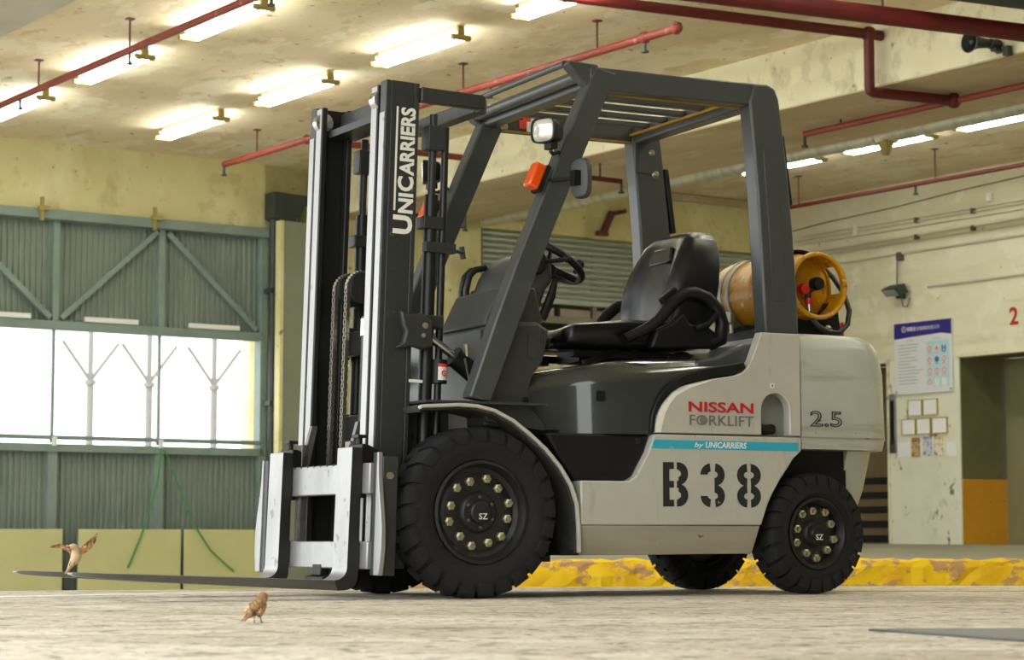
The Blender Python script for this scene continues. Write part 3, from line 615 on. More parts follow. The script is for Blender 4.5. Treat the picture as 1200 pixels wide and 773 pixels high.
# ================================================================== THE FORKLIFT  (x forward, y left, z up)
FK = tag(empty('forklift', TRUCK, TYAW), 'light grey and charcoal forklift truck marked B38 with lowered forks', 'forklift')
def fp(name, mb, mt, parent=None, **k): return part(name, mb, mt, parent or FK, **k)
def side_dark(o, mt, ax=1, lim=.7):
    me = o.data; me.materials.append(M[mt])
    for p in me.polygons:
        if abs(p.normal[ax]) > lim: p.material_index = 1
    return o
def mirror(mb):
    m = MB(); m.v = [(x,-y,z) for x,y,z in mb.v]; m.f = [f[::-1] for f in mb.f]; return m
def arcpts(cx, cz, r, a0, a1, n=8): return [(cx+r*math.cos(rad(a0+(a1-a0)*i/n)), cz+r*math.sin(rad(a0+(a1-a0)*i/n))) for i in range(n+1)]

# ---- wheels
def tyre_mesh(R, w, N, rr):
    h = w/2; b = R-.014
    prof = [(rr,h-.035),(rr+.012,h-.012),(rr+.035,h-.004),(R-.085,h+.004),(R-.055,h),(b-.012,h-.010),(b,h-.03),(b,0),(b,-h+.03),(b-.012,-h+.01),(R-.055,-h),(R-.085,-h-.004),(rr+.035,-h+.004),(rr+.012,-h+.012),(rr,-h+.035)]
    mb = MB().rev(prof, 72, 'y')
    st = 2*PI/N
    for k in range(N):
        for sd in (-1, 1):
            a0 = k*st + (st/2 if sd > 0 else 0)
            path = [(-.004, R-.001, b-.01, 0, .36), (h*.45, R, b-.01, .10, .37), (h-.022, R-.002, b-.012, .24, .40), (h-.003, R-.013, b-.02, .30, .405), (h+.005, R-.034, b-.035, .34, .39), (h+.003, R-.060, R-.075, .36, .33)]
            secs = []
            for i, (y, ro, ri, da, hw) in enumerate(path):
                ca = a0 + da*st*sd*1.0; hh = hw*st
                yi = y if i < 3 else min(y, h) - .02
                q = []
                for rr_, aa, yy in ((ro, ca-hh, y), (ro, ca+hh, y), (ri, ca+hh, yi), (ri, ca-hh, yi)):
                    q.append((rr_*math.cos(aa), yy*sd, rr_*math.sin(aa)))
                secs.append(q)
            mb.loft(secs)
    return mb
def wheel_set(R, w, N, rr, nuts, rn, hubr, lab):
    ty = mesh_of(tyre_mesh(R, w, N, rr), 'tyre', 'rubber', 35); h = w/2
    rim = mesh_of(MB().rev([(rr+.004,h-.03),(rr+.008,h-.008),(rr-.004,h-.004),(rr-.012,h-.02),(rr-.020,h-.040),(rn+.030,h-.050),(rn+.016,h-.044),(rn-.02,h-.042),(hubr+.01,h-.046),(0,h-.046)], 56, 'y'), 'rim', 'rim_black', 30)
    back = mesh_of(MB().rev([(rr+.004,-h+.03),(rr-.01,-h+.02),(rr-.02,h-.05)], 40, 'y').rev([(rr-.02,-h+.06),(0,-h+.06)], 40, 'y'), 'rim_back', 'rim_black', 30)
    hub = mesh_of(MB().rev([(hubr+.01,h-.05),(hubr,h-.03),(hubr*.92,h-.026),(hubr*.62,h-.025),(hubr*.58,h-.014),(hubr*.5,h-.009),(0,h-.008)], 32, 'y'), 'hub', 'rim_black', 30)
    nut = mesh_of(MB().rev([(.0185,-.012),(.0185,.011),(.0105,.015),(.0105,.024),(0,.025)], 6, 'y'), 'lug_nut', 'bolt_zinc')
    sm = mesh_of(MB().rev([(.007,-.01),(.007,.006),(0,.008)], 6, 'y'), 'hub_bolt', 'plate_steel')
    def make(loc, rotz, steer=0):
        o = link('wheel', ty, FK, loc, rotz); o['label'] = lab
        link('rim', rim, o); link('rim_back', back, o); link('hub', hub, o)
        for k in range(nuts):
            a = 2*PI*k/nuts + .2 + (.05 if k % 2 else 0); rq = rn + (.008 if k % 2 else -.002)
            link('lug_nut', nut, o, (rq*math.cos(a), h-.038, rq*math.sin(a)))
        for k in range(6 if hubr > .05 else 0):
            a = 2*PI*k/6+.5; link('hub_bolt', sm, o, (hubr*.8*math.cos(a), h-.024, hubr*.8*math.sin(a)))
        if rotz == 0 or steer:
            link('chalk_mark', mesh_of(text_mesh('SZ', (.012, h-.0075, -.028), (-1,0,0), (0,0,1), .038, .024, .001, offset=.01), 'chalk_mark', 'decal_white'), o)
        return o
    return make
RF, RR = .338, .2575
fw = wheel_set(RF, .20, 24, .196, 12, .128, .075, 'black solid tyre front drive wheel')
fw((0, .455, RF), 0); fw((0, -.455, RF), PI)
rw = wheel_set(RR, .175, 22, .145, 10, .098, .05, 'black solid tyre rear steering wheel')
w_ = rw((-1.6, .445, RR), rad(4), 1); rw((-1.6, -.445, RR), PI+rad(4))

# ---- chassis core
fp('chassis', MB().box(-.42,-1.30,-.40,.40,.20,.66).box(.22,-.45,-.27,.27,.14,.62).box(-1.25,-1.9,-.25,.25,.24,.62), 'black_plastic')
fp('drive_axle', MB().tube([(0,-.36,RF),(0,.36,RF)], .09, 16), 'black_plastic', smooth=True)
fp('steer_axle', MB().tube([(-1.6,-.37,RR),(-1.6,.37,RR)], .06, 14), 'black_plastic', smooth=True)

# ---- side panels (both sides): lower panel, sill, upper panel with the arched hole
low = [(-.442,.29),(-.442,.468),(-.665,.468),(-.70,.49),(-.757,.586),(-.786,.662),(-1.507,.662),(-1.507,.605)] + [(-1.466,.572),(-1.446,.544),(-1.40,.485),(-1.36,.425),(-1.336,.381),(-1.312,.32),(-1.302,.29)]
upp = [(-.790,.668),(-.797,.72),(-.812,.76),(-.832,.792),(-.873,.834),(-.915,.858),(-.956,.872),(-1.06,.896),(-1.173,.914),(-1.215,.928),(-1.241,.953),(-1.262,.985),(-1.276,1.019),(-1.311,1.103),(-1.506,1.103),(-1.506,.668)]
hole = [(-1.308,.688),(-1.308,.775)] + arcpts(-1.379,.775,.071,0,180,12)[1:-1] + [(-1.450,.775),(-1.450,.688)]
upp_h = upp + [(-1.308,.668)] + hole + [(-1.450,.668)]
# bottom edge is walked from rear to front, so the hole is entered from the rear side
upp_h = upp + [(-1.450,.668)] + hole[::-1] + [(-1.308,.668)]
strip = MB().box(-1.308,-1.450,.50,.552,.668,.688)
SP = None
for sd in (1, -1):
    f_ = (lambda m: m) if sd == 1 else mirror
    a = fp('side_panel', f_(MB().prism(low, 'y', .44, .552)), 'body_grey', bevel=.006)
    if sd == 1: SP = a
    sk = [(-.445,.288),(-1.296,.288),(-1.275,.172),(-.448,.168)]
    mb = MB(); vs = [(x, .550 if z > .25 else .515, z) for x, z in sk] + [(x, .44, z) for x, z in sk]
    mb.add(vs, [(0,1,2,3),(7,6,5,4),(0,4,5,1),(1,5,6,2),(2,6,7,3),(3,7,4,0)])
    fp('sill', f_(mb), 'sill_grey', bevel=.004)
    b = fp('rear_side_panel', f_(MB().prism(upp_h, 'y', .50, .552)), 'body_grey', bevel=.005)
    if sd == 1: UPN = b
    fp('panel_cover', f_(MB().prism(upp[:8]+[(-1.2,.90),(-1.2,.68)], 'y', .44, .505)), 'black_plastic')
    fp('hole_liner', f_(MB().box(-1.25,-1.506,.40,.42,.66,.9)), 'body_grey')
fp('hole_hose', MB().tube([(-1.30,.44,.72),(-1.33,.46,.71),(-1.37,.47,.695),(-1.42,.46,.70)], .022, 10), 'black_hose', smooth=True)
fp('light_edge', MB().prism([(-.792,.70),(-.813,.757),(-.835,.79),(-.875,.83),(-.957,.868),(-1.06,.891),(-1.06,.888),(-.962,.858),(-.89,.822),(-.858,.785),(-.838,.75),(-.815,.67),(-.79,.67)], 'y', .552, .5535), 'decal_white', UPN)
# lettering on the panels
S = .5535
fp('lettering', text_mesh('NISSAN', (-.949,S,.757), (-1,0,0), (0,0,1), .317, .044, .0012, offset=.022), 'logo_red', UPN, label='red NISSAN lettering')
fp('lettering', text_mesh('FORKLIFT', (-.953,S,.702), (-1,0,0), (0,0,1), .313, .044, .0012, offset=.006), 'logo_grey', UPN, label='grey FORKLIFT lettering')
fp('lettering_dot', MB().rev([(0,S+.0016),(.017,S+.0016),(.017,S)], 16, 'y', (-1.019,0,.724)), 'logo_grey', UPN)
fp('inspection_sticker', MB().box(-1.352,-1.372,.552,.5535,.868,.888), 'decal_white', UPN)
fp('inspection_sticker_print', MB().box(-1.358,-1.366,.5535,.5540,.872,.884), 'logo_grey', UPN)
fp('stripe', MB().prism([(-.783,.639),(-1.49,.639),(-1.49,.603),(-.770,.603)], 'y', .552, .5535), 'stripe_blue', SP, label='sky blue stripe decal')
fp('stripe_lettering', text_mesh('UNICARRIERS', (-1.03,.5535,.609), (-1,0,0), (0,0,1), .20, .026, .0008, offset=.02, shear=.15), 'decal_white', SP)
fp('stripe_lettering', text_mesh('by', (-.975,.5535,.606), (-1,0,0), (0,0,1), .045, .026, .0008, offset=.008, shear=.3), 'decal_white', SP)
# stencilled B38
def ring(cx, cy, rx, ry, t, a0, a1, n=10):
    return [(cx+rx*math.cos(rad(a0+(a1-a0)*i/n)), cy+ry*math.sin(rad(a0+(a1-a0)*i/n))) for i in range(n+1)] + [(cx+(rx-t)*math.cos(rad(a1+(a0-a1)*i/n)), cy+(ry-t)*math.sin(rad(a1+(a0-a1)*i/n))) for i in range(n+1)]
def stencil(polys, x0, z0, name):
    mb = MB()
    for p in polys: mb.prism([(x0-u, z0+v) for u, v in p], 'y', .552, .5532)
    return fp('stencil_' + name, mb, 'stencil_black', SP, label='black stencilled character')
w, h, t = .120, .182, .034
rect = lambda a,b,c,d: [(a,c),(b,c),(b,d),(a,d)]
Bp = [rect(0,.030,0,h), rect(.03,.052,h-.028,h), rect(.03,.052,h/2-.014,h/2+.014), rect(.03,.052,0,.028)]
for cy in (h*.742, h*.258): Bp += [ring(.074,cy,.046,h*.258,t,-90,90)]
Bp += [rect(.066,.076,h-.03,h), rect(.066,.076,h/2-.015,h/2+.015), rect(.066,.076,0,.03)]
P3 = []
for cy in (h*.742, h*.258): P3 += [ring(.068,cy,.050,h*.258,t,-90,84)] if cy > h/2 else [ring(.068,cy,.050,h*.258,t,-84,90)]
P3 += [ring(.052,h*.742,.052,h*.258,t,98,180), ring(.052,h*.258,.052,h*.258,t,180,262)]
P8 = []
for cy in (h*.742, h*.258): P8 += [ring(.066,cy,.052,h*.262,t,-86,86), ring(.052,cy,.052,h*.262,t,94,266)]
stencil(Bp, -.824, .366, 'letter'); stencil(P3, -1.004, .364, 'digit'); stencil(P8, -1.182, .364, 'digit')

# ---- step well and step
fp('step_well', MB().prism([(-.442,.47),(-.665,.47),(-.70,.49),(-.757,.586),(-.785,.66),(-.30,.66),(-.36,.56),(-.43,.47)], 'y', .30, .515), 'black_plastic', bevel=.012, seg=3)
fp('step_well', mirror(MB().prism([(-.442,.47),(-.665,.47),(-.70,.49),(-.757,.586),(-.785,.66),(-.30,.66),(-.36,.56),(-.43,.47)], 'y', .30, .515)), 'black_plastic', bevel=.012)
fp('step_bolt', MB().rev([(0,.522),(.012,.520),(.012,.51)], 10, 'y', (-.725,0,.635)), 'rim_black', smooth=True)
fp('floor_plate', MB().box(-.02,-.62,-.44,.44,.655,.675), 'black_plastic')

# ---- front fenders: curved sheets over the front wheels, light lip outside
fc = [(.275,.745),(.26,.755),(.10,.765),(.02,.762),(-.06,.745),(-.14,.708),(-.21,.660),(-.29,.595),(-.355,.525),(-.405,.45),(-.432,.374),(-.440,.28),(-.442,.178)]
def sheet(pts, th):
    inn = []
    for i, p in enumerate(pts):
        a, b = pts[max(i-1,0)], pts[min(i+1,len(pts)-1)]; d = Vector((b[0]-a[0], b[1]-a[1])).normalized()
        nrm = Vector((-d.y, d.x))       # left of the walking direction
        inn.append((p[0]+nrm.x*th, p[1]+nrm.y*th))
    return pts + inn[::-1]
for sd in (1, -1):
    f_ = (lambda m: m) if sd == 1 else mirror
    fd = fp('front_fender', f_(MB().prism(sheet(fc, .022), 'y', .26, .535)), 'fender_inner', smooth=35)
    fp('fender_lip', f_(MB().prism(sheet(fc, .014), 'y', .535, .556)), 'body_grey', fd, bevel=.004)
    if sd == 1: fp('mud_flap', MB().box(-.345,-.352,.30,.44,.18,.42), 'steel_worn', fd)
    fp('fender_foot', f_(MB().box(-.36,-.442,.30,.53,.168,.19)), 'black_plastic', fd)
    fp('inner_fender', f_(MB().box(.24,-.40,.262,.285,.62,.755)), 'body_grey')
fp('inner_fender_front', MB().box(.26,.03,.285,.30,.55,.74), 'plate_steel')
for x in (.215,.19): fp('slot', MB().box(x-.005,x+.005,.30,.302,.625,.65), 'black_trim')
fp('side_deck', MB().box(.24,-.30,.26,.54,.765,.775), 'plastic_dark')

# ---- bonnet (engine hood)
def hood_ring(x, zt, hw, zb, r):
    pts = []
    for i in range(9):
        a = PI/2*i/8; pts.append((x, hw-r+r*math.cos(a), zt-r+r*math.sin(a)))
    pts = [(x, hw+.012, zb)] + pts
    return pts + [(x,-y,z) for x,y,z in pts[::-1]]
rings = [hood_ring(-.225,.80,.36,.66,.06), hood_ring(-.235,.868,.385,.66,.06), hood_ring(-.26,.893,.40,.66,.07), hood_ring(-.34,.915,.418,.66,.075), hood_ring(-.42,.930,.432,.66,.08), hood_ring(-.48,.938,.455,.66,.085), hood_ring(-.52,.945,.482,.66,.088), hood_ring(-.58,.956,.506,.66,.09), hood_ring(-.66,.968,.515,.66,.095), hood_ring(-.80,.978,.515,.66,.095), hood_ring(-.98,.986,.51,.70,.08), hood_ring(-1.15,.992,.505,.75,.06), hood_ring(-1.27,.996,.50,.80,.05)]
hd = fp('engine_hood', MB().loft(rings), 'hood_grey', smooth=50)
fp('hood_latch', MB().box(-.54,-.575,.505,.515,.795,.835), 'black_trim', hd)
trim = [(-.770,.668),(-.778,.744),(-.798,.79),(-.82,.826),(-.855,.866),(-.894,.892),(-.95,.918),(-1.018,.939),(-1.12,.956),(-1.229,.975)]
trim2 = [(-.79,.668),(-.797,.735),(-.815,.772),(-.838,.80),(-.875,.838),(-.915,.862),(-.956,.876),(-1.06,.90),(-1.173,.918),(-1.24,.945)]
fp('hood_seal', MB().prism(trim+trim2[::-1], 'y', .40, .545), 'black_trim', bevel=.006)
fp('hood_seal', mirror(MB().prism(trim+trim2[::-1], 'y', .40, .545)), 'black_trim', bevel=.006)
rd = [(-1.02,.975),(-1.12,.995),(-1.20,1.03),(-1.26,1.055),(-1.32,1.06),(-1.32,.95),(-1.02,.94)]
fp('rear_deck', MB().prism(rd, 'y', -.50, .50), 'frame_grey', bevel=.012)

# ---- counterweight
def cw_poly(w, xr, rc, xf=-1.512):
    c = [(xr+rc-rc*math.sin(rad(a)), w-rc+rc*math.cos(rad(a))) for a in range(0, 91, 9)]
    p = [(xf, w)] + c
    return p + [(x,-y) for x, y in p[::-1]]
def cw_ring(z, w, xr, rc): return [(x, y, z) for x, y in cw_poly(w, xr, rc)]
cwr = [cw_ring(.615,.545,-2.015,.17), cw_ring(.665,.55,-2.025,.17), cw_ring(.675,.55,-2.025,.17), cw_ring(.95,.545,-2.02,.17), cw_ring(1.04,.538,-2.005,.17), cw_ring(1.085,.522,-1.98,.17), cw_ring(1.108,.495,-1.94,.16), cw_ring(1.116,.45,-1.89,.15)]
cw = fp('counterweight', MB().loft(cwr), 'cw_grey', smooth=40)
cwl = [[(x,y,z) for x,y in cw_poly(w,xr,rc,-1.83)] for z,w,xr,rc in ((.22,.27,-1.90,.05),(.32,.32,-1.97,.08),(.45,.37,-2.0,.10),(.614,.43,-2.01,.12))]
fp('arch_shade', MB().box(-1.40,-1.84,-.40,.40,.34,.612), 'black_trim')  # black box standing in for the shadow inside the rear wheel arch
fp('counterweight_base', MB().loft(cwl), 'cw_grey', smooth=40)
fp('counterweight_groove', MB().prism([(x*1.0004,y*1.003) for x,y in cw_poly(.551,-2.027,.17)], 'z', .661, .667), 'sill_grey', cw)
fp('capacity_mark', text_mesh('2.5', (-1.553,.551,.710), (-1,0,0), (0,0,1), .165, .068, .002, outline=.022, offset=.0), 'stencil_black', cw, label='outlined 2.5 capacity mark')

# ---- overhead guard
og = fp('overhead_guard', MB().prism([(-.50,2.168),(-1.35,2.172),(-1.35,2.075),(-.50,2.075)], 'y', .465, .535), 'frame_grey', bevel=.008)
fp('side_rail', mirror(MB().prism([(-.50,2.168),(-1.35,2.172),(-1.35,2.075),(-.50,2.075)], 'y', .465, .535)), 'frame_grey', og, bevel=.008)
leg = [(-.500,2.168),(-.622,2.155),(-.36,1.55),(-.155,1.10),(-.015,.785),(.055,.785),(.03,.83),(-.062,1.10),(-.25,1.55)]
leg = [(-.520,2.168),(-.622,2.150),(-.515,1.90),(-.352,1.545),(-.262,1.33),(-.157,1.10),(-.06,.775),(.046,.79),(-.062,1.10),(-.155,1.33),(-.250,1.545),(-.435,1.94)]
legp = [(-.525,2.168),(-.625,2.150),(-.515,1.905),(-.355,1.545),(-.265,1.335),(-.175,1.10),(-.045,.775),(.048,.79),(-.065,1.10),(-.158,1.335),(-.248,1.545),(-.405,1.905)]
rp = [(-1.27,2.09),(-1.295,2.165),(-1.36,2.172),(-1.398,2.155),(-1.418,2.11),(-1.455,1.83),(-1.482,1.55),(-1.502,1.25),(-1.506,1.10),(-1.338,1.10),(-1.33,1.25),(-1.305,1.70)]
gus = [(-.395,2.172),(-.41,2.185),(-.54,2.180),(-.56,2.08),(-.505,2.085),(-.465,2.105)]
for sd in (1, -1):
    f_ = (lambda m: m) if sd == 1 else mirror
    fp('front_pillar', f_(MB().prism(legp, 'y', .455, .54)), 'frame_grey', og, bevel=.008)
    fp('rear_pillar', f_(MB().prism(rp, 'y', .455, .545)), 'frame_grey', og, bevel=.010)
    fp('pillar_inset', f_(MB().prism([(-1.335,1.85)]+arcpts(-1.36,1.88,.025,0,180,6)+[(-1.395,1.85),(-1.43,1.5),(-1.44,1.24),(-1.375,1.24),(-1.36,1.5)], 'y', .545, .548)), 'frame_grey', og, bevel=.003)
    fp('gusset', f_(MB().prism(gus, 'y', .47, .53)), 'frame_grey', og, bevel=.006)
    fp('rear_guard_strip', f_(MB().prism([(-1.437,1.96),(-1.46,1.96),(-1.50,1.66),(-1.478,1.66)], 'y', .45, .52)), 'black_plastic', og, bevel=.004)
    fp('roof_slot_tape', f_(MB().box(-.56,-1.27,.46,.468,2.07,2.078)), 'yellow_tape', og)
for x, z, r_ in ((-.405,2.178,.014),(-.475,2.135,.026)):
    fp('front_bar', MB().tube([(x,-.49,z),(x,.49,z)], r_, 12), 'frame_grey', og, smooth=True)
fp('front_bar', MB().box(-.50,-.56,-.47,.47,2.085,2.15), 'frame_grey', og, bevel=.008)
fp('tape', MB().box(-.562,-.566,-.46,.46,2.085,2.10), 'yellow_tape', og)
fp('rear_bar', MB().box(-1.27,-1.35,-.46,.46,2.07,2.15), 'frame_grey', og, bevel=.01)
fp('tape', MB().box(-1.255,-1.27,-.46,.46,2.10,2.112), 'yellow_tape', og)
for i in range(5):
    y = -.32+i*.16
    fp('roof_slat', MB().box(-.56,-1.27,y-.02,y+.02,2.115,2.138), 'frame_grey', og, bevel=.003)
for x, z, y in ((-.535,2.11,-.455),(-.60,2.09,-.455),(-1.30,2.10,-.452),(-1.37,2.03,-.452),(-1.39,1.93,-.452)):
    fp('bolt', MB().rev([(0,.012),(.010,.012),(.014,.004),(.02,0)], 10, 'y', (x,y,z)), 'bolt_zinc', og, smooth=True)
fp('corner_plate', MB().box(-1.28,-1.40,-.458,-.45,1.93,2.10), 'frame_grey', og, bevel=.003)
fp('warning_label', MB().box(-.74,-.83,-.462,-.464,2.10,2.145), 'decal_white', og)
fp('warning_label', MB().box(-.70,-.738,-.462,-.464,2.105,2.145), 'decal_red', og)
# label faces inward on the far rail
fp('warning_label', MB().box(-.68,-.715,-.464,-.461,2.09,2.13), 'decal_red', og)
fp('label_plate', MB().box(-.718,-.83,-.4645,-.461,2.075,2.125), 'decal_white', og)
fp('rear_hook', MB().box(-1.40,-1.455,.47,.49,2.075,2.095), 'black_trim', og)

# ---- cowl, dashboard, kick panel
cp_ = [(-.06,.77),(-.075,1.09),(-.10,1.105),(-.30,1.115),(-.36,1.08),(-.33,.95),(-.27,.88),(-.25,.82),(-.27,.75),(-.33,.68),(-.06,.68)]
cwlp = fp('front_cowl', MB().prism(cp_, 'y', -.44, .44), 'plastic_dark', bevel=.015, seg=3)
kp = [(-.05,.775),(-.17,1.09),(-.30,1.10),(-.315,1.045),(-.318,.965),(-.30,.93),(-.27,.895),(-.252,.84),(-.25,.80),(-.268,.753),(-.325,.690),(-.33,.665),(-.06,.70)]
fp('kick_panel', MB().prism(kp, 'y', .43, .465), 'plastic_dark', bevel=.006)
fp('kick_panel_lid', MB().prism([(-.245,.975),(-.25,1.06),(-.30,1.055),(-.305,.97),(-.27,.955)], 'y', .465, .469), 'plastic_dark', bevel=.003)
fp('kick_panel_bolt', MB().rev([(0,.471),(.014,.469),(.014,.46)], 12, 'y', (-.235,0,.79)), 'black_trim', smooth=True)
fp('kick_panel', mirror(MB().prism(kp, 'y', .43, .465)), 'plastic_dark', bevel=.006)
fp('front_panel', MB().box(-.052,-.062,-.43,.43,.775,1.07), 'plate_steel', cwlp)
fp('oval_badge', MB().rev([(0,-.049),(.035,-.049),(.035,-.053)], 18, 'x', (0,.33,.86)), 'green_cord', cwlp)
fp('oval_badge_plate', MB().rev([(0,-.0485),(.028,-.0485),(.028,-.05)], 18, 'x', (0,.33,.86)), 'plate_steel', cwlp)
hump = [(-.065,1.085),(-.075,1.125),(-.115,1.205),(-.135,1.245),(-.30,1.255),(-.34,1.10)]
fp('cowl_hump', MB().prism(hump, 'y', .02, .43), 'plastic_dark', bevel=.012, seg=3)
pod = [(-.27,1.10),(-.275,1.255),(-.315,1.35),(-.37,1.415),(-.42,1.44),(-.46,1.455),(-.51,1.43),(-.53,1.38),(-.535,1.32),(-.50,1.28),(-.47,1.20),(-.44,1.17),(-.40,1.08)]
fp('steering_column', MB().prism(pod, 'y', -.15, .15), 'plastic_dark', bevel=.025, seg=3)
fp('column_lever', MB().tube([(-.55,.13,1.33),(-.53,.13,1.26),(-.49,.12,1.16)], [.012,.020,.020], 10), 'black_plastic', smooth=True)
fp('column_cover', MB().rev([(0,.17),(.05,.165),(.06,.15),(.06,.10)], 20, 'y', (-.44,0,1.40)), 'black_plastic', smooth=True)
for y in (-.20, -.15): fp('grab_hose', MB().tube([(-.265,y,1.10),(-.265,y,1.30),(-.28,y,1.36),(-.31,y,1.39),(-.36,y,1.40)], .014, 10), 'black_hose', smooth=True)
# steering wheel
def ringpts(c, R, nrm, n=36):
    nrm = Vector(nrm).normalized(); u = Vector((0,1,0)); v = nrm.cross(u).normalized()
    return [Vector(c)+u*R*math.cos(2*PI*k/n)+v*R*math.sin(2*PI*k/n) for k in range(n+1)], u, v
cS = Vector((-.595,0,1.425)); pts, u_, v_ = ringpts(cS, .150, (-.52,0,.86))
sw = fp('steering_wheel', MB().tube(pts, .0165, 12, False), 'black_plastic', smooth=True)
for a in (90, 210, 330):
    fp('spoke', MB().bar(cS-Vector((-.52,0,.86))*.03, cS+u_*.145*math.cos(rad(a))+v_*.145*math.sin(rad(a)), .03, .012, (-.52,0,.86)), 'black_plastic', sw, bevel=.004)
fp('boss', MB().tube([cS-Vector((-.52,0,.86))*.09, cS-Vector((-.52,0,.86))*.02], .04, 16), 'black_plastic', sw, smooth=True)
kn = cS+u_*.06+v_*.10
fp('spinner_knob', MB().tube([kn, kn+Vector((-.52,0,.86))*.03], .01, 10).sphere(kn+Vector((-.52,0,.86))*.045, .022, 12, 8), 'black_plastic', sw, smooth=True)
fp('shift_lever', MB().tube([(-.48,.12,1.40),(-.56,.20,1.41)], [.007,.012], 8).sphere((-.565,.205,1.412), .017, 10, 8), 'black_plastic', smooth=True)
# hydraulic levers
for y in (-.27,-.33,-.39): fp('hydraulic_lever', MB().tube([(-.33,y,1.10),(-.42,y,1.30)], .007, 8).sphere((-.42,y,1.31), .02, 10, 8), 'black_plastic', smooth=True)

# ---- seat
def srect(w, r, n=5): return r
def cush_ring(x, z0, z1, hw, side):
    """lateral section of the cushion: raised bolsters at both sides"""
    top = [(-hw, z0+.02), (-hw*.98, z1+side*.6), (-hw*.86, z1+side), (-hw*.66, z1+side*.6), (-hw*.45, z1+.004), (0, z1), (hw*.45, z1+.004), (hw*.66, z1+side*.6), (hw*.86, z1+side), (hw*.98, z1+side*.6), (hw, z0+.02), (hw*.9, z0), (-hw*.9, z0)]
    return [(x, y, z) for y, z in top]
cr = [cush_ring(-.538,1.05,1.085,.22,.002), cush_ring(-.545,1.042,1.105,.24,.008), cush_ring(-.58,1.04,1.12,.255,.016), cush_ring(-.72,1.04,1.128,.255,.022), cush_ring(-.85,1.043,1.13,.255,.035), cush_ring(-1.0,1.047,1.125,.255,.04), cush_ring(-1.15,1.05,1.125,.25,.03), cush_ring(-1.22,1.055,1.12,.24,.02)]
st_ = fp('seat', MB().loft(cr), 'seat_vinyl', smooth=60, label='black vinyl driver seat')
def back_ring(z, xf, xb, hw, bol):
    pts = []
    for f in (-1,-.93,-.8,-.62,-.45,-.2,0,.2,.45,.62,.8,.93,1):
        b = bol*max(0, (abs(f)-.45)/.4) if abs(f) < .85 else bol*max(0,(1-abs(f))/.15)
        pts.append((xf+min(b,bol)+(-.03 if abs(f)==1 else 0), f*hw, z))
    pts += [(xb, f*hw, z) for f in (.96,.7,.3,0,-.3,-.7,-.96)]
    return pts
br_ = [back_ring(1.10,-1.08,-1.24,.22,.02), back_ring(1.18,-1.09,-1.27,.235,.045), back_ring(1.26,-1.10,-1.29,.24,.055), back_ring(1.34,-1.115,-1.305,.24,.055), back_ring(1.42,-1.135,-1.315,.23,.04), back_ring(1.48,-1.155,-1.32,.215,.025), back_ring(1.53,-1.175,-1.32,.195,.012), back_ring(1.562,-1.20,-1.315,.165,.005), back_ring(1.577,-1.225,-1.30,.13,0)]
bk = fp('backrest', MB().loft(br_), 'seat_vinyl', st_, smooth=60)
fp('head_pad', MB().prism([(-.085,1.44),(.085,1.44),(.095,1.46),(.075,1.515),(-.075,1.515),(-.095,1.46)], 'x', -1.13, -1.175).xf(lambda x,y,z: (x-.35*(z-1.44)+.0, y, z)), 'seat_vinyl', st_, bevel=.008)
for sd in (1,-1):
    f_ = (lambda m: m) if sd == 1 else mirror
    loop = [(-.80,1.075),(-.90,1.12),(-.97,1.165),(-1.03,1.235),(-1.09,1.282),(-1.15,1.288),(-1.21,1.27),(-1.265,1.22),(-1.285,1.16),(-1.275,1.09),(-1.22,1.065)]
    fp('hip_restraint', f_(MB().tube([(x,.285,z) for x,z in loop], [.022,.024,.026,.027,.027,.027,.027,.028,.03,.03,.025], 12)), 'black_plastic', st_, smooth=True)
    fp('recliner_cover', f_(MB().prism([(-.92,1.04),(-.95,1.12),(-1.02,1.15),(-1.08,1.20),(-1.12,1.15),(-1.20,1.15),(-1.28,1.10),(-1.25,1.05)], 'y', .25, .30)), 'black_plastic', st_, bevel=.012)
fp('belt_buckle', MB().bar((-1.00,.26,1.235),(-1.075,.26,1.29),.06,.035), 'black_trim', st_, bevel=.006)
fp('recliner_handle', MB().tube([(-1.13,.315,1.13),(-1.19,.32,1.15),(-1.24,.32,1.20),(-1.22,.315,1.225)], .014, 10), 'black_trim', st_, smooth=True)
fp('pivot_hole', MB().rev([(0,.304),(.014,.302),(.014,.29)], 12, 'y', (-1.03,0,1.10)), 'black_trim', st_)
fp('adjuster_knob', MB().tube([(-.545,.10,1.07),(-.52,.10,1.07)], .012, 10).rev([(0,-.495),(.026,-.497),(.032,-.51),(.028,-.525),(0,-.527)], 14, 'x', (0,.10,1.07)), 'mirror_back', st_, smooth=True)
sb_ = fp('seat_rail', MB().box(-.60,-1.20,.16,.20,1.0,1.03).box(-.60,-1.20,-.20,-.16,1.0,1.03).bar((-.66,.18,.975),(-.82,.18,1.03),.03,.04).bar((-1.0,.18,.98),(-.88,.18,1.03),.03,.04).box(-1.05,-1.20,-.22,.22,.985,1.02), 'black_trim', st_, bevel=.003)
fp('suspension_bracket', MB().prism([(-.43,.94),(-.44,.99),(-.48,1.01),(-.66,1.01),(-.66,.985),(-.50,.98),(-.47,.94)], 'y', -.20, -.14), 'frame_grey', st_)
fp('suspension_bracket', MB().rev([(0,.24),(.03,.238),(.035,.22),(.035,.17)], 14, 'y', (-1.13,0,1.005)), 'black_trim', st_, smooth=True)
fp('seat_spring', MB().box(-.68,-1.10,-.1,.1,.99,1.04), 'rim_black', st_)

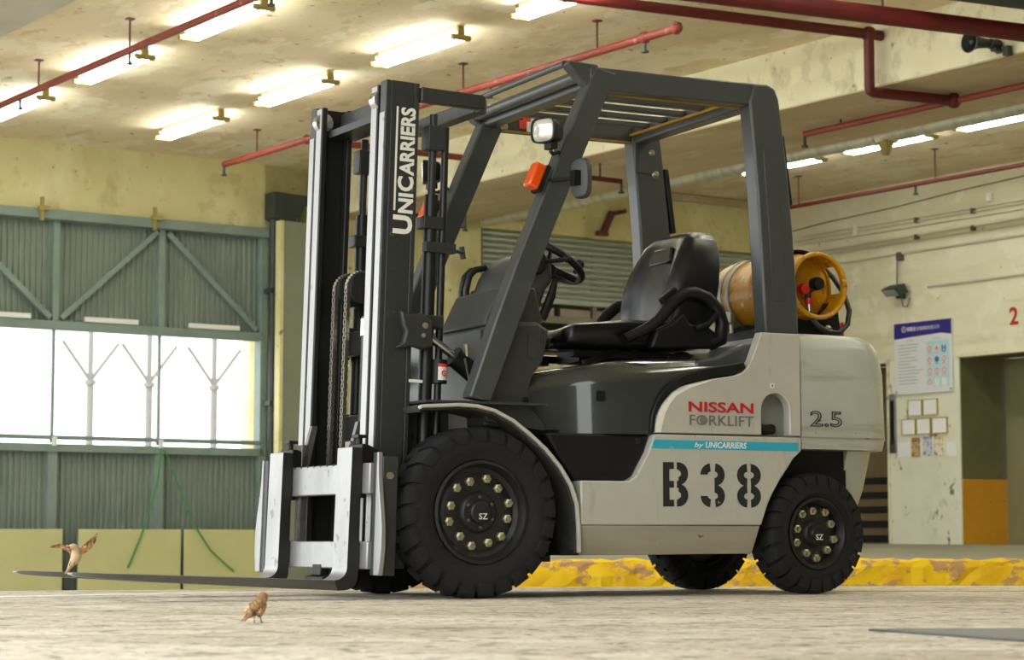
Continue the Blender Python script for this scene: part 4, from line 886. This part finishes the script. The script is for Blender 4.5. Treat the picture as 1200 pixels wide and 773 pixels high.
# ---- lamps, signals, mirrors on the front pillars
def lamp_fx(sd):
    f_ = (lambda m: m) if sd == 1 else mirror
    cx, cy, cz_ = -.265, .575, 1.875
    hy = rad(24); turn = lambda m: m.xf(lambda x,y,z: (cx+(x-cx)*math.cos(hy)-(y-cy)*math.sin(hy), cy+(x-cx)*math.sin(hy)+(y-cy)*math.cos(hy), z))
    q = [(cy+.060*math.copysign(abs(math.cos(a))**.55, math.cos(a)), cz_+.052*math.copysign(abs(math.sin(a))**.55, math.sin(a))) for a in [2*PI*k/28 for k in range(28)]]
    def rg(x, s): return [(x, cy+(y-cy)*s, cz_+(z-cz_)*s) for y, z in q]
    hl = fp('headlight', f_(turn(MB().loft([rg(cx-.075,.55), rg(cx-.06,.85), rg(cx-.02,1.0), rg(cx+.012,1.02), rg(cx+.014,.93), rg(cx+.004,.9)]))), 'black_plastic', smooth=50)
    fp('lens', f_(turn(MB().loft([rg(cx+.003,.92), rg(cx+.014,.8), rg(cx+.020,.4), rg(cx+.021,.05)]))), 'lamp_lens', hl, smooth=60)
    fp('bracket', f_(MB().tube([(cx-.03,cy,cz_-.05),(cx-.03,cy,cz_-.085),(cx-.05,cy-.02,cz_-.09),(cx-.09,cy-.05,cz_-.075)], .008, 8).box(cx-.045,cx-.015,cy-.03,cy+.03,cz_-.075,cz_-.05)), 'black_trim', hl)
    # turn signal along the slanted pillar
    c0 = Vector((-.262,.52,1.69)); d = Vector((-.40,0,.92)).normalized(); nr = Vector((.92,0,.40))
    ts = fp('turn_signal', f_(MB().bar(c0-d*.055+nr*.012, c0+d*.055+nr*.012, .052, .062, nr)), 'orange_lens', bevel=.012, seg=3)
    fp('base', f_(MB().bar(c0-d*.058-nr*.018, c0+d*.058-nr*.018, .018, .066, nr)), 'black_trim', ts)
for sd in (1, -1): lamp_fx(sd)
def mirror_fx(cx, cy, cz_, sd, w, h, yaw):
    mb = MB(); q = [(w/2*math.copysign(abs(math.cos(a))**.6, math.cos(a)), h/2*math.copysign(abs(math.sin(a))**.6, math.sin(a))) for a in [2*PI*k/24 for k in range(24)]]
    def R_(x, y, z): 
        return (cx + x*math.cos(yaw)-y*math.sin(yaw), cy + x*math.sin(yaw)+y*math.cos(yaw), cz_+z)
    rg = lambda x, s: [R_(x, y*s, z*s) for y, z in q]
    mr = fp('mirror', mb.loft([rg(.022,.7), rg(.018,.92), rg(.004,1.0), rg(-.004,1.0)]), 'mirror_back', smooth=50)
    fp('glass', MB().loft([rg(-.004,.96), rg(-.006,.95)]), 'mirror_glass', mr)
    fp('arm', MB().tube([(cx+.03,cy,cz_),(cx+.04,cy-sd*.03,cz_),(-.31,sd*.53,cz_+.0)], .008, 8).box(cx+.015,cx+.045,cy-.02,cy+.02,cz_-.03,cz_+.03), 'black_trim', mr)
mirror_fx(-.405, .635, 1.68, 1, .10, .165, rad(20))
mirror_fx(-.445, -.60, 1.72, -1, .10, .17, rad(-62))

# ---- mast: outer rails, inner rails, cross members, cylinders, chains
MY = .02
def tilt(mb): return mb.xf(lambda x,y,z: (x - .031*(z-.6) - .065*y, y, z + .031*(x-.4)))
def tiltm(mb): return mb.xf(lambda x,y,z: (x - .031*(z-.6) - .040 - .04*y, y + MY, z + .031*(x-.4)))
XF = .452   # front face of the rails at z = .6
def rail(y0, y1, x0, x1, z0, z1, web):
    """channel rail: front flange, web and rear flange; web at y side 'web'"""
    m = MB().box(x1-.022, x1, y0, y1, z0, z1).box(x0, x0+.022, y0, y1, z0, z1)
    return m.box(x0+.022, x1-.022, web[0], web[1], z0, z1)
ms = fp('mast', tiltm(rail(.315,.372,XF-.150,XF-.004,.12,2.06,(.352,.372))), 'mast_dark', bevel=.004)
fp('outer_rail', tiltm(mirror(rail(.315,.372,XF-.150,XF-.004,.12,2.06,(.352,.372)))), 'mast_dark', ms, bevel=.004)
for sd in (1,-1):
    f_ = (lambda m: m) if sd == 1 else mirror
    fp('inner_rail', tiltm(f_(rail(.240,.302,XF-.140,XF-.002,.14,2.05,(.282,.302)))), 'mast_inner', ms, bevel=.003)
    fp('rail_face', tiltm(f_(MB().box(XF-.004,XF-.001,.322,.366,.14,2.055 if 0 else 1.93))), 'steel_bright', ms)
    fp('rail_face', tiltm(f_(MB().box(XF-.002,XF+.001,.246,.296,.16,2.045))), 'steel_bright', ms)
    fp('mast_roller', tiltm(f_(MB().rev([(0,.30),(.035,.30),(.04,.295),(.04,.26),(0,.255)], 18, 'y', (XF-.02,0,1.99)))), 'chrome', ms, smooth=True)
    fp('lift_cylinder', tiltm(f_(MB().tube([(.215,.325,.16),(.215,.325,1.62)], .027, 14))), 'mast_inner', ms, smooth=True)
    fp('cylinder_rod', tiltm(f_(MB().tube([(.215,.325,1.62),(.215,.325,1.95)], .016, 12))), 'mast_dark', ms, smooth=True)
    for bx_ in ((.17,.26,.29,.36,1.48,1.53),(.18,.25,.29,.36,1.80,1.90),(.16,.27,.295,.365,1.08,1.13)): fp('cylinder_clamp', tiltm(f_(MB().box(*bx_))), 'mast_dark', ms, bevel=.004)
    fp('tilt_bracket', tiltm(f_(MB().prism([(.225,1.00),(.23,1.105),(.275,1.13),(.335,1.12),(.37,1.135),(.36,1.08),(.345,1.05),(.355,1.01),(.385,.985),(.31,.995),(.27,.985)], 'y', .372, .41))), 'mast_dark', ms, bevel=.008)
    fp('bracket_pin', tiltm(f_(MB().rev([(0,.418),(.012,.416),(.013,.405)], 12, 'y', (.265,0,1.08)).rev([(0,.418),(.009,.416),(.010,.405)], 10, 'y', (.272,0,1.04)))), 'bolt_zinc', ms, smooth=True)
    # tilt cylinder
    tc_ = fp('tilt_cylinder', f_(MB().tube([(.025,.345,.962),(-.11,.345,.862)], .040, 18).tube([(.032,.345,.967),(.022,.345,.960)], .045, 18)), 'black_plastic', smooth=40)
    fp('piston_rod', f_(MB().tube([(.215,.375,1.08),(.02,.35,.96)], .017, 12)), 'chrome', tc_, smooth=True)
    fp('fitting', f_(MB().tube([(-.02,.365,.965),(-.015,.37,1.015)], .010, 8).tube([(-.03,.37,.87),(.0,.39,.955)], .005, 6)), 'bolt_zinc', tc_)
fp('hose_clamp_label', tiltm(MB().tube([(.165,.34,.86),(.165,.34,.955)], .034, 18)), 'black_plastic', ms, smooth=40)
fp('warning_sticker', tiltm(MB().rev([(.0352,.872),(.0352,.925)], 10, 'z', (.165,.34,0), rad(60), rad(150))), 'decal_white', ms)
fp('warning_sticker', tiltm(MB().rev([(.0353,.925),(.0353,.938)], 10, 'z', (.165,.34,0), rad(60), rad(150))), 'decal_red', ms)
fp('sticker_symbol', tiltm(MB().rev([(.007,.3765),(.0115,.3765),(.0115,.3755)], 14, 'y', (.158,0,.90)).bar((.152,.3765,.894),(.164,.3765,.906),.0005,.003,(0,1,0))), 'decal_red', ms)
fp('side_tube', tiltm(MB().tube([(.165,.335,.16),(.165,.335,1.9)], .015, 10)), 'mast_inner', ms, smooth=True)
fp('hose_bracket', tiltm(MB().box(.12,.25,.33,.37,1.385,1.425).tube([(.12,.33,1.405),(.04,.28,1.405)], .008, 8).tube([(.05,.28,1.43),(.04,.28,1.38)], .012, 8)), 'mast_dark', ms)
fp('touchup_mark', tiltm(MB().box(.25,.31,.3722,.3732,.855,.867)), 'decal_white', ms)
# top U-shaped cross tie
tie = [(.29,2.045),(.02,2.04),(-.03,2.025),(-.045,1.985),(.29,1.985)]
fp('top_tie', tiltm(MB().box(.30,.02,.345,.385,1.985,2.045).prism([(-.035,.30),(.02,.385),(.02,.30)], 'z', 1.985, 2.045).box(.02,-.035,-.30,.30,1.985,2.045).box(.30,.02,-.385,-.345,1.985,2.045).prism([(-.035,-.30),(.02,-.385),(.02,-.30)], 'z', 1.985, 2.045)), 'mast_dark', ms, bevel=.006)
fp('cross_member', tiltm(MB().box(.31,.36,-.26,.26,1.97,2.03)), 'mast_dark', ms, bevel=.005)
fp('cross_member', tiltm(MB().box(.26,.30,-.32,.32,.55,.75)), 'mast_dark', ms, bevel=.005)
fp('cross_member', tiltm(MB().box(.27,.31,-.32,.32,1.00,1.10)), 'mast_inner', ms, bevel=.005)
# centre cylinder with chain wheels
fp('free_lift_cylinder', tiltm(MB().tube([(.33,.06,.20),(.33,.06,1.14)], .045, 18)), 'mast_inner', ms, smooth=True)
fp('cylinder_collar', tiltm(MB().tube([(.33,.06,1.06),(.33,.06,1.13)], .05, 18)), 'chrome', ms, smooth=True)
fp('guide_rod', tiltm(MB().tube([(.30,.04,1.2),(.30,.04,1.93)], .012, 10)), 'steel_worn', ms, smooth=True)
fp('guide_rod', tiltm(MB().tube([(.285,.12,.2),(.285,.12,1.93)], .02, 12)), 'mast_inner', ms, smooth=True)
for y in (-.15, -.03):
    fp('chain_wheel', tiltm(MB().rev([(0,y-.018),(.062,y-.018),(.066,y-.016),(.06,y-.01),(.06,y+.01),(.066,y+.016),(.062,y+.018),(0,y+.018)], 28, 'y', (.335,0,1.265))), 'mast_inner', ms, smooth=35)
def chain(y, z0, z1):
    mb = MB(); z = z0; k = 0
    while z < z1:
        for yy in ((-.011,.011) if k % 2 else (-.006,.006)):
            mb.box(.395,.412,y+yy-.0022,y+yy+.0022,z,z+.021)
        mb.tube([(.4035,y-.014,z+.010),(.4035,y+.014,z+.010)], .0045, 6)
        z += .0165; k += 1
    for a in range(0, 180, 12):
        c = Vector((.335+.068*math.cos(rad(a)), y, 1.265+.068*math.sin(rad(a))))
        mb.box(c.x-.009,c.x+.009,y-.012,y+.012,c.z-.007,c.z+.007)
    return mb
for y in (-.15, -.03): fp('lift_chain', tiltm(chain(y, .50, 1.265)), 'chain', ms, label='steel lifting chain')
fp('mast_stop', tiltm(MB().box(.30,.42,-.24,.24,1.92,1.95)), 'mast_inner', ms)
# lettering on the near rail
Tn = .3735
def ml(txt, z0, x0, w, h, off): 
    fp('mast_lettering', tiltm(text_mesh(txt, (x0,Tn,z0), (0,0,1), (1,0,0), w, h, .0012, offset=off)), 'decal_white', ms, label='white lettering on the mast')
ml('U', 1.443, .318, .075, .084, .04)
ml('NI', 1.527, .318, .080, .064, .035)
ml('C', 1.615, .318, .060, .070, .035)
ml('ARRIERS', 1.680, .318, .275, .064, .035)
fp('mast_lettering_bar', tiltm(MB().box(.394,.402,Tn,Tn+.0012,1.535,1.955)), 'decal_white', ms)

# ---- carriage and forks
ca_ = fp('carriage', tilt(MB().box(.455,.487,-.345,.50,.405,.525)), 'steel_bright', bevel=.005)
fp('lower_bar', tilt(MB().box(.455,.487,-.345,.50,.115,.222)), 'steel_bright', ca_, bevel=.005)
for i in range(9): fp('notch', tilt(MB().box(.462,.488,-.245+i*.06,-.238+i*.06,.518,.528)), 'black_trim', ca_)
fp('end_plate', tilt(MB().box(.435,.455,-.50,-.345,.10,.54)), 'black_trim', ca_)
fp('hook_stop', tilt(MB().box(.452,.49,.02,.10,.085,.13).prism([(.45,.095),(.50,.08),(.50,.06),(.455,.065)], 'y', -.02, .14)), 'black_trim', ca_, bevel=.004)
for sd in (1,-1):
    f_ = (lambda m: m) if sd == 1 else mirror
    fp('inner_plate', tilt(f_(MB().box(.42,.452,.20,.245,.12,.62).box(.452,.458,.20,.235,.222,.405))), 'steel_worn', ca_, bevel=.003)
    wing = [(.530,.565),(.542,.565),(.546,.48),(.558,.41),(.575,.34),(.588,.27),(.590,.20),(.584,.14),(.574,.092),(.530,.092)]
    fp('wing_plate', tilt(f_(MB().prism(wing, 'x', .455, .475))), 'steel_bright', ca_, bevel=.003)
    fp('side_plate', tilt(f_(MB().box(.39,.455,.50,.545,.092,.55).box(.455,.47,.49,.529,.092,.565))), 'mast_dark', ca_, bevel=.004)
    fp('bolt', tilt(f_(MB().rev([(0,.556),(.014,.555),(.016,.545)], 6, 'y', (.425,0,.475)))), 'bolt_zinc', ca_)
    fp('backrest_strut', tilt(f_(MB().prism([(.452,.525),(.41,.70),(.385,.70),(.42,.525)], 'y', .20, .225))), 'steel_worn', ca_)
    yc = .376 if sd == 1 else .262
    prof = [(.492,.585),(.535,.585),(.540,.12)] + arcpts(.59,.12,.05,180,270,6)[1:] + [(1.55,.073),(1.602,.0735),(1.606,.066),(1.58,.057),(1.05,.040),(.70,.031),(.56,.030),(.52,.036),(.500,.055),(.492,.09)]
    prof = [(x, z) for x, z in prof]
    fk = MB().prism(prof, 'y', yc-.065, yc+.065)
    def taper(x,y,z):
        if x > 1.35: 
            t_ = min(1, (x-1.35)/.25); return (x, yc + (y-yc)*(1-.55*t_*t_), z)
        return (x,y,z)
    # subdivide blade so the taper curves
    fk = MB()
    secs = []
    top = [(.540,.12)] + arcpts(.59,.12,.05,180,270,6)[1:] + [(1.0,.0715),(1.35,.0725),(1.42,.073),(1.48,.073),(1.54,.0735),(1.585,.0735),(1.605,.072)]
    bot = [(.492,.09),(.497,.065),(.505,.05),(.515,.042),(.53,.035),(.55,.031),(.575,.030),(1.0,.039),(1.35,.049),(1.42,.052),(1.48,.054),(1.54,.057),(1.585,.060),(1.605,.066)]
    secs.append([(.535,yc-.065,.585),(.535,yc+.065,.585),(.492,yc+.065,.585),(.492,yc-.065,.585)])
    for (tx_, tz_), (bx_, bz_) in zip(top, bot):
        hw = .065*(1-.6*max(0,(tx_-1.35)/.255)**2)
        secs.append([(tx_,yc-hw,tz_),(tx_,yc+hw,tz_),(bx_,yc+hw,bz_),(bx_,yc-hw,bz_)])
    fk.loft(secs)
    fo = side_dark(fp('fork', tilt(f_(fk)), 'steel_bright', bevel=.002, label='polished steel fork'), 'fork_side')
    fo.data.materials.append(M['steel_worn'])
    for p_ in fo.data.polygons:
        if p_.material_index == 1 and p_.center.x > .66: p_.material_index = 2
    fp('fork_side', tilt(f_(MB().box(.47,.492,yc-.06,yc+.06,.39,.60).prism([(.492,.585),(.47,.60),(.40,.57),(.40,.53),(.47,.53)], 'y', yc-.06, yc+.06))), 'black_trim', fo, bevel=.004)
    fp('locking_pin', tilt(f_(MB().tube([(.475,yc,.60),(.475,yc,.63)], .012, 10).box(.455,.495,yc-.03,yc+.03,.625,.637))), 'black_trim', fo)

# ================================================================== GAS CYLINDER on the counterweight
GC = tag(empty('gas_cylinder', FK.matrix_basis @ Vector((-1.80, 0, 1.19)), TYAW), 'scuffed yellow gas cylinder strapped on top of the counterweight', 'gas cylinder')
R_ = .165; zc_ = .165
prof = [(0,-.46),(.07,-.455),(.12,-.44),(.15,-.41),(R_,-.37),(R_,-.06),(R_+.003,-.055),(R_+.003,-.035),(R_,-.03),(R_,.10),(.15,.14),(.12,.16),(.07,.17),(0,.175)]
part('shell', MB().rev(prof, 48, 'y', (0,0,zc_)), 'tank_yellow', GC, smooth=40)
part('fill_mark', text_mesh('12.8', (.075,.160,.022), (-1,0,0), (0,0,1), .06, .022, .001, offset=.01), 'red_valve', GC)
part('foot_ring', MB().rev([(.13,-.48),(.135,-.48),(.135,-.40),(.13,-.40)], 40, 'y', (0,0,zc_)), 'tank_yellow', GC, smooth=30)
# collar: open ring with a handle window
col = MB()
def colr(a0, a1, y0, y1, n=20):
    return MB().rev([(.138,y0),(.145,y0),(.145,y1),(.138,y1),(.138,y0)], n, 'y', (0,0,zc_), rad(a0), rad(a1))
for a0, a1, y0, y1, n in ((42,350,.13,.27,40),(-10,42,.13,.16,12),(-10,42,.24,.27,12)):
    m_ = colr(a0, a1, y0, y1, n); col.add(m_.v, m_.f)
# (angle 180 faces the rear of the truck: the handle window opens there)
col.xf(lambda x,y,z: (-x, y, z))
rim_ = MB().tube([(.142*math.cos(2*PI*k/40),.27,zc_+.142*math.sin(2*PI*k/40)) for k in range(41)], .011, 8, False)
cl = part('collar', col, 'tank_yellow', GC, smooth=30)
part('collar_rim', rim_, 'tank_yellow', cl, smooth=True)
for y in (-.28, -.22): 
    part('strap', MB().rev([(R_+.006,y-.012),(R_+.010,y-.012),(R_+.010,y+.012),(R_+.006,y+.012),(R_+.006,y-.012)], 44, 'y', (0,0,zc_)), 'strap_steel', GC, smooth=30)
part('strap_buckle', MB().box(.135,.165,-.30,-.20,.03,.09), 'strap_steel', GC, bevel=.006)
part('strap_bolt', MB().tube([(.13,-.24,-.01),(.13,-.24,.04)], .012, 10), 'strap_steel', GC, smooth=True)
part('cover_flap', MB().rev([(R_+.004,-.05),(R_+.012,-.05),(R_+.012,.13),(R_+.004,.13)], 12, 'y', (0,0,zc_), rad(60), rad(130)), 'black_plastic', GC, smooth=30)
GV_ = GC
vl = part('valve', MB().tube([(.02,.24,.15),(.02,.31,.15)], .016, 10).tube([(.03,.30,.15),(.03,.30,.11)], .014, 10).xf(lambda x,y,z: (x, y-.07, z)), 'dark_steel', GC, smooth=True)
part('red_knob', MB().rev([(0,.325),(.022,.32),(.026,.30),(.02,.28),(0,.275)], 14, 'y', (.055,0,.15)).xf(lambda x,y,z: (x, y-.07, z)), 'red_valve', vl, smooth=True)
part('black_knob', MB().rev([(0,.345),(.026,.343),(.030,.33),(.030,.30),(0,.295)], 16, 'y', (-.005,0,.175)).xf(lambda x,y,z: (x, y-.07, z)), 'black_plastic', vl, smooth=True)
part('red_fitting', MB().tube([(.028,.305,.11),(.028,.305,.085)], .02, 10).xf(lambda x,y,z: (x, y-.07, z)), 'red_valve', vl, smooth=True)
part('hose_ferrule', MB().tube([(.028,.305,.085),(.028,.308,.04)], .012, 10).xf(lambda x,y,z: (x, y-.07, z)), 'chrome', vl, smooth=True)
part('gas_hose', MB().tube([(.028,.238,.045),(.027,.265,.012),(.02,.292,-.02),(-.03,.300,-.045),(-.09,.297,-.045),(-.14,.288,-.005),(-.165,.27,.06),(-.172,.22,.14),(-.165,.15,.22),(-.13,.09,.29),(-.08,.05,.335)], .012, 10), 'black_hose', GC, smooth=True)
part('cradle', MB().prism([(.14,-.09),(.12,.0),(.06,.03),(-.06,.03),(-.12,.0),(-.14,-.09)], 'y', -.40, .17), 'black_plastic', GC, bevel=.008)
br = part('cradle_bracket', MB().prism([(-.04,-.09),(-.04,.0),(-.10,.10),(-.17,.12),(-.18,.04),(-.20,-.09)], 'y', .13, .17), 'black_plastic', GC, bevel=.006)
part('bolt', MB().rev([(0,.18),(.010,.18),(.018,.172),(.022,.17)], 12, 'y', (-.12,0,-.02)), 'bolt_zinc', br, smooth=True)

# ================================================================== SPARROWS
def bird_body(secs, n=12):
    """secs: (point, radius across, radius up) along the spine, one continuous mesh"""
    mb = MB(); rings = []
    for i, (p, rx, rz) in enumerate(secs):
        p = Vector(p); a = Vector(secs[max(i-1,0)][0]); b = Vector(secs[min(i+1,len(secs)-1)][0])
        d = (b-a).normalized(); s = d.cross(Vector((0,0,1)))
        s = s.normalized() if s.length > 1e-3 else Vector((1,0,0)); u = s.cross(d)
        rings.append([p + s*rx*math.cos(2*PI*k/n) + u*rz*math.sin(2*PI*k/n) for k in range(n)])
    return mb.loft(rings)
# standing sparrow: seen from behind, tail towards the camera and left, head up right
b1 = tag(empty('sparrow', (-.715, 6.22, 0), 0), 'brown streaked sparrow standing on the near floor', 'bird')
ax = Vector((.40, .50, .77)).normalized()
sp_ = [((-.028,-.050,.008),.010,.002),((-.020,-.036,.016),.009,.003),((-.010,-.018,.026),.012,.011),((-.002,-.002,.036),.020,.020),((.006,.012,.046),.0225,.0225),((.012,.022,.056),.019,.019),((.015,.027,.064),.0145,.0145),((.017,.032,.070),.0150,.0145),((.020,.038,.075),.0125,.0115),((.023,.044,.077),.0065,.006),((.026,.050,.0765),.003,.003)]
part('body', bird_body(sp_), 'bird_brown', b1, smooth=60)
part('crown', MB().sphere((.0175,.031,.072), (.0155,.0165,.0140), 12, 8), 'bird_head', b1, smooth=True)
part('beak', MB().tube([(.023,.047,.0765),(.028,.058,.0755)], [.0045,.0008], 8), 'beak', b1, smooth=True)
for s in (-1, 1):
    part('wing', MB().sphere((0,0,0), (.009,.028,.013), 10, 8).xf(lambda x,y,z,s=s: (x+s*.0185+.001+y*.28, y*.75-.002, z+.037+y*.62)), 'bird_wing', b1, smooth=True)
    part('leg', MB().tube([(s*.009+.006,.006,.024),(s*.009+.006,.012,.010),(s*.010+.007,.008,.001)], .0014, 6).tube([(s*.010+.007,.008,.0012),(s*.011+.009,.020,.0012)], .0012, 6), 'beak', b1)
# fluttering sparrow above the fork tips
b2 = tag(empty('sparrow', (-1.655, 8.45, .165), 0), 'pale brown sparrow fluttering above the fork tips', 'bird')
sp2 = [((-.035,.01,-.062),.012,.002),((-.025,.006,-.045),.011,.004),((-.012,.002,-.025),.014,.013),((.0,0,-.008),.020,.019),((.004,0,.010),.021,.021),((.004,-.002,.026),.017,.017),((.0,-.008,.036),.013,.013),((-.006,-.016,.040),.0135,.0125),((-.012,-.024,.040),.009,.009),((-.018,-.031,.038),.003,.003)]
part('body', bird_body(sp2), 'bird_belly', b2, smooth=60)
part('beak', MB().tube([(-.017,-.030,.038),(-.023,-.038,.036)], [.004,.0008], 8), 'beak', b2, smooth=True)
def wing_mesh(pts_top, pts_bot, th=.003):
    mb = MB(); n = len(pts_top)
    secs = [[Vector(a)+Vector((0,th,0)), Vector(a)-Vector((0,th,0)), Vector(b)-Vector((0,th*.5,0)), Vector(b)+Vector((0,th*.5,0))] for a, b in zip(pts_top, pts_bot)]
    return mb.loft(secs)
part('wing', wing_mesh([(-.005,0,.034),(-.03,-.004,.047),(-.06,-.006,.050),(-.085,-.006,.044),(-.097,-.004,.036)], [(-.008,0,.0),(-.03,.004,.022),(-.055,.008,.034),(-.075,.008,.034),(-.094,.004,.034)]), 'bird_wing', b2, bevel=.001)
part('wing', wing_mesh([(.012,0,.030),(.03,-.004,.045),(.05,-.006,.062),(.068,-.006,.078),(.082,-.004,.092)], [(.015,0,.0),(.04,.006,.018),(.06,.008,.034),(.074,.008,.056),(.083,.004,.088)]), 'bird_wing', b2, bevel=.001)
for s in (-1, 1): part('leg', MB().tube([(s*.008-.006,-.012,-.015),(s*.009-.008,-.022,-.028),(s*.009-.006,-.018,-.036)], .0013, 6), 'beak', b2)
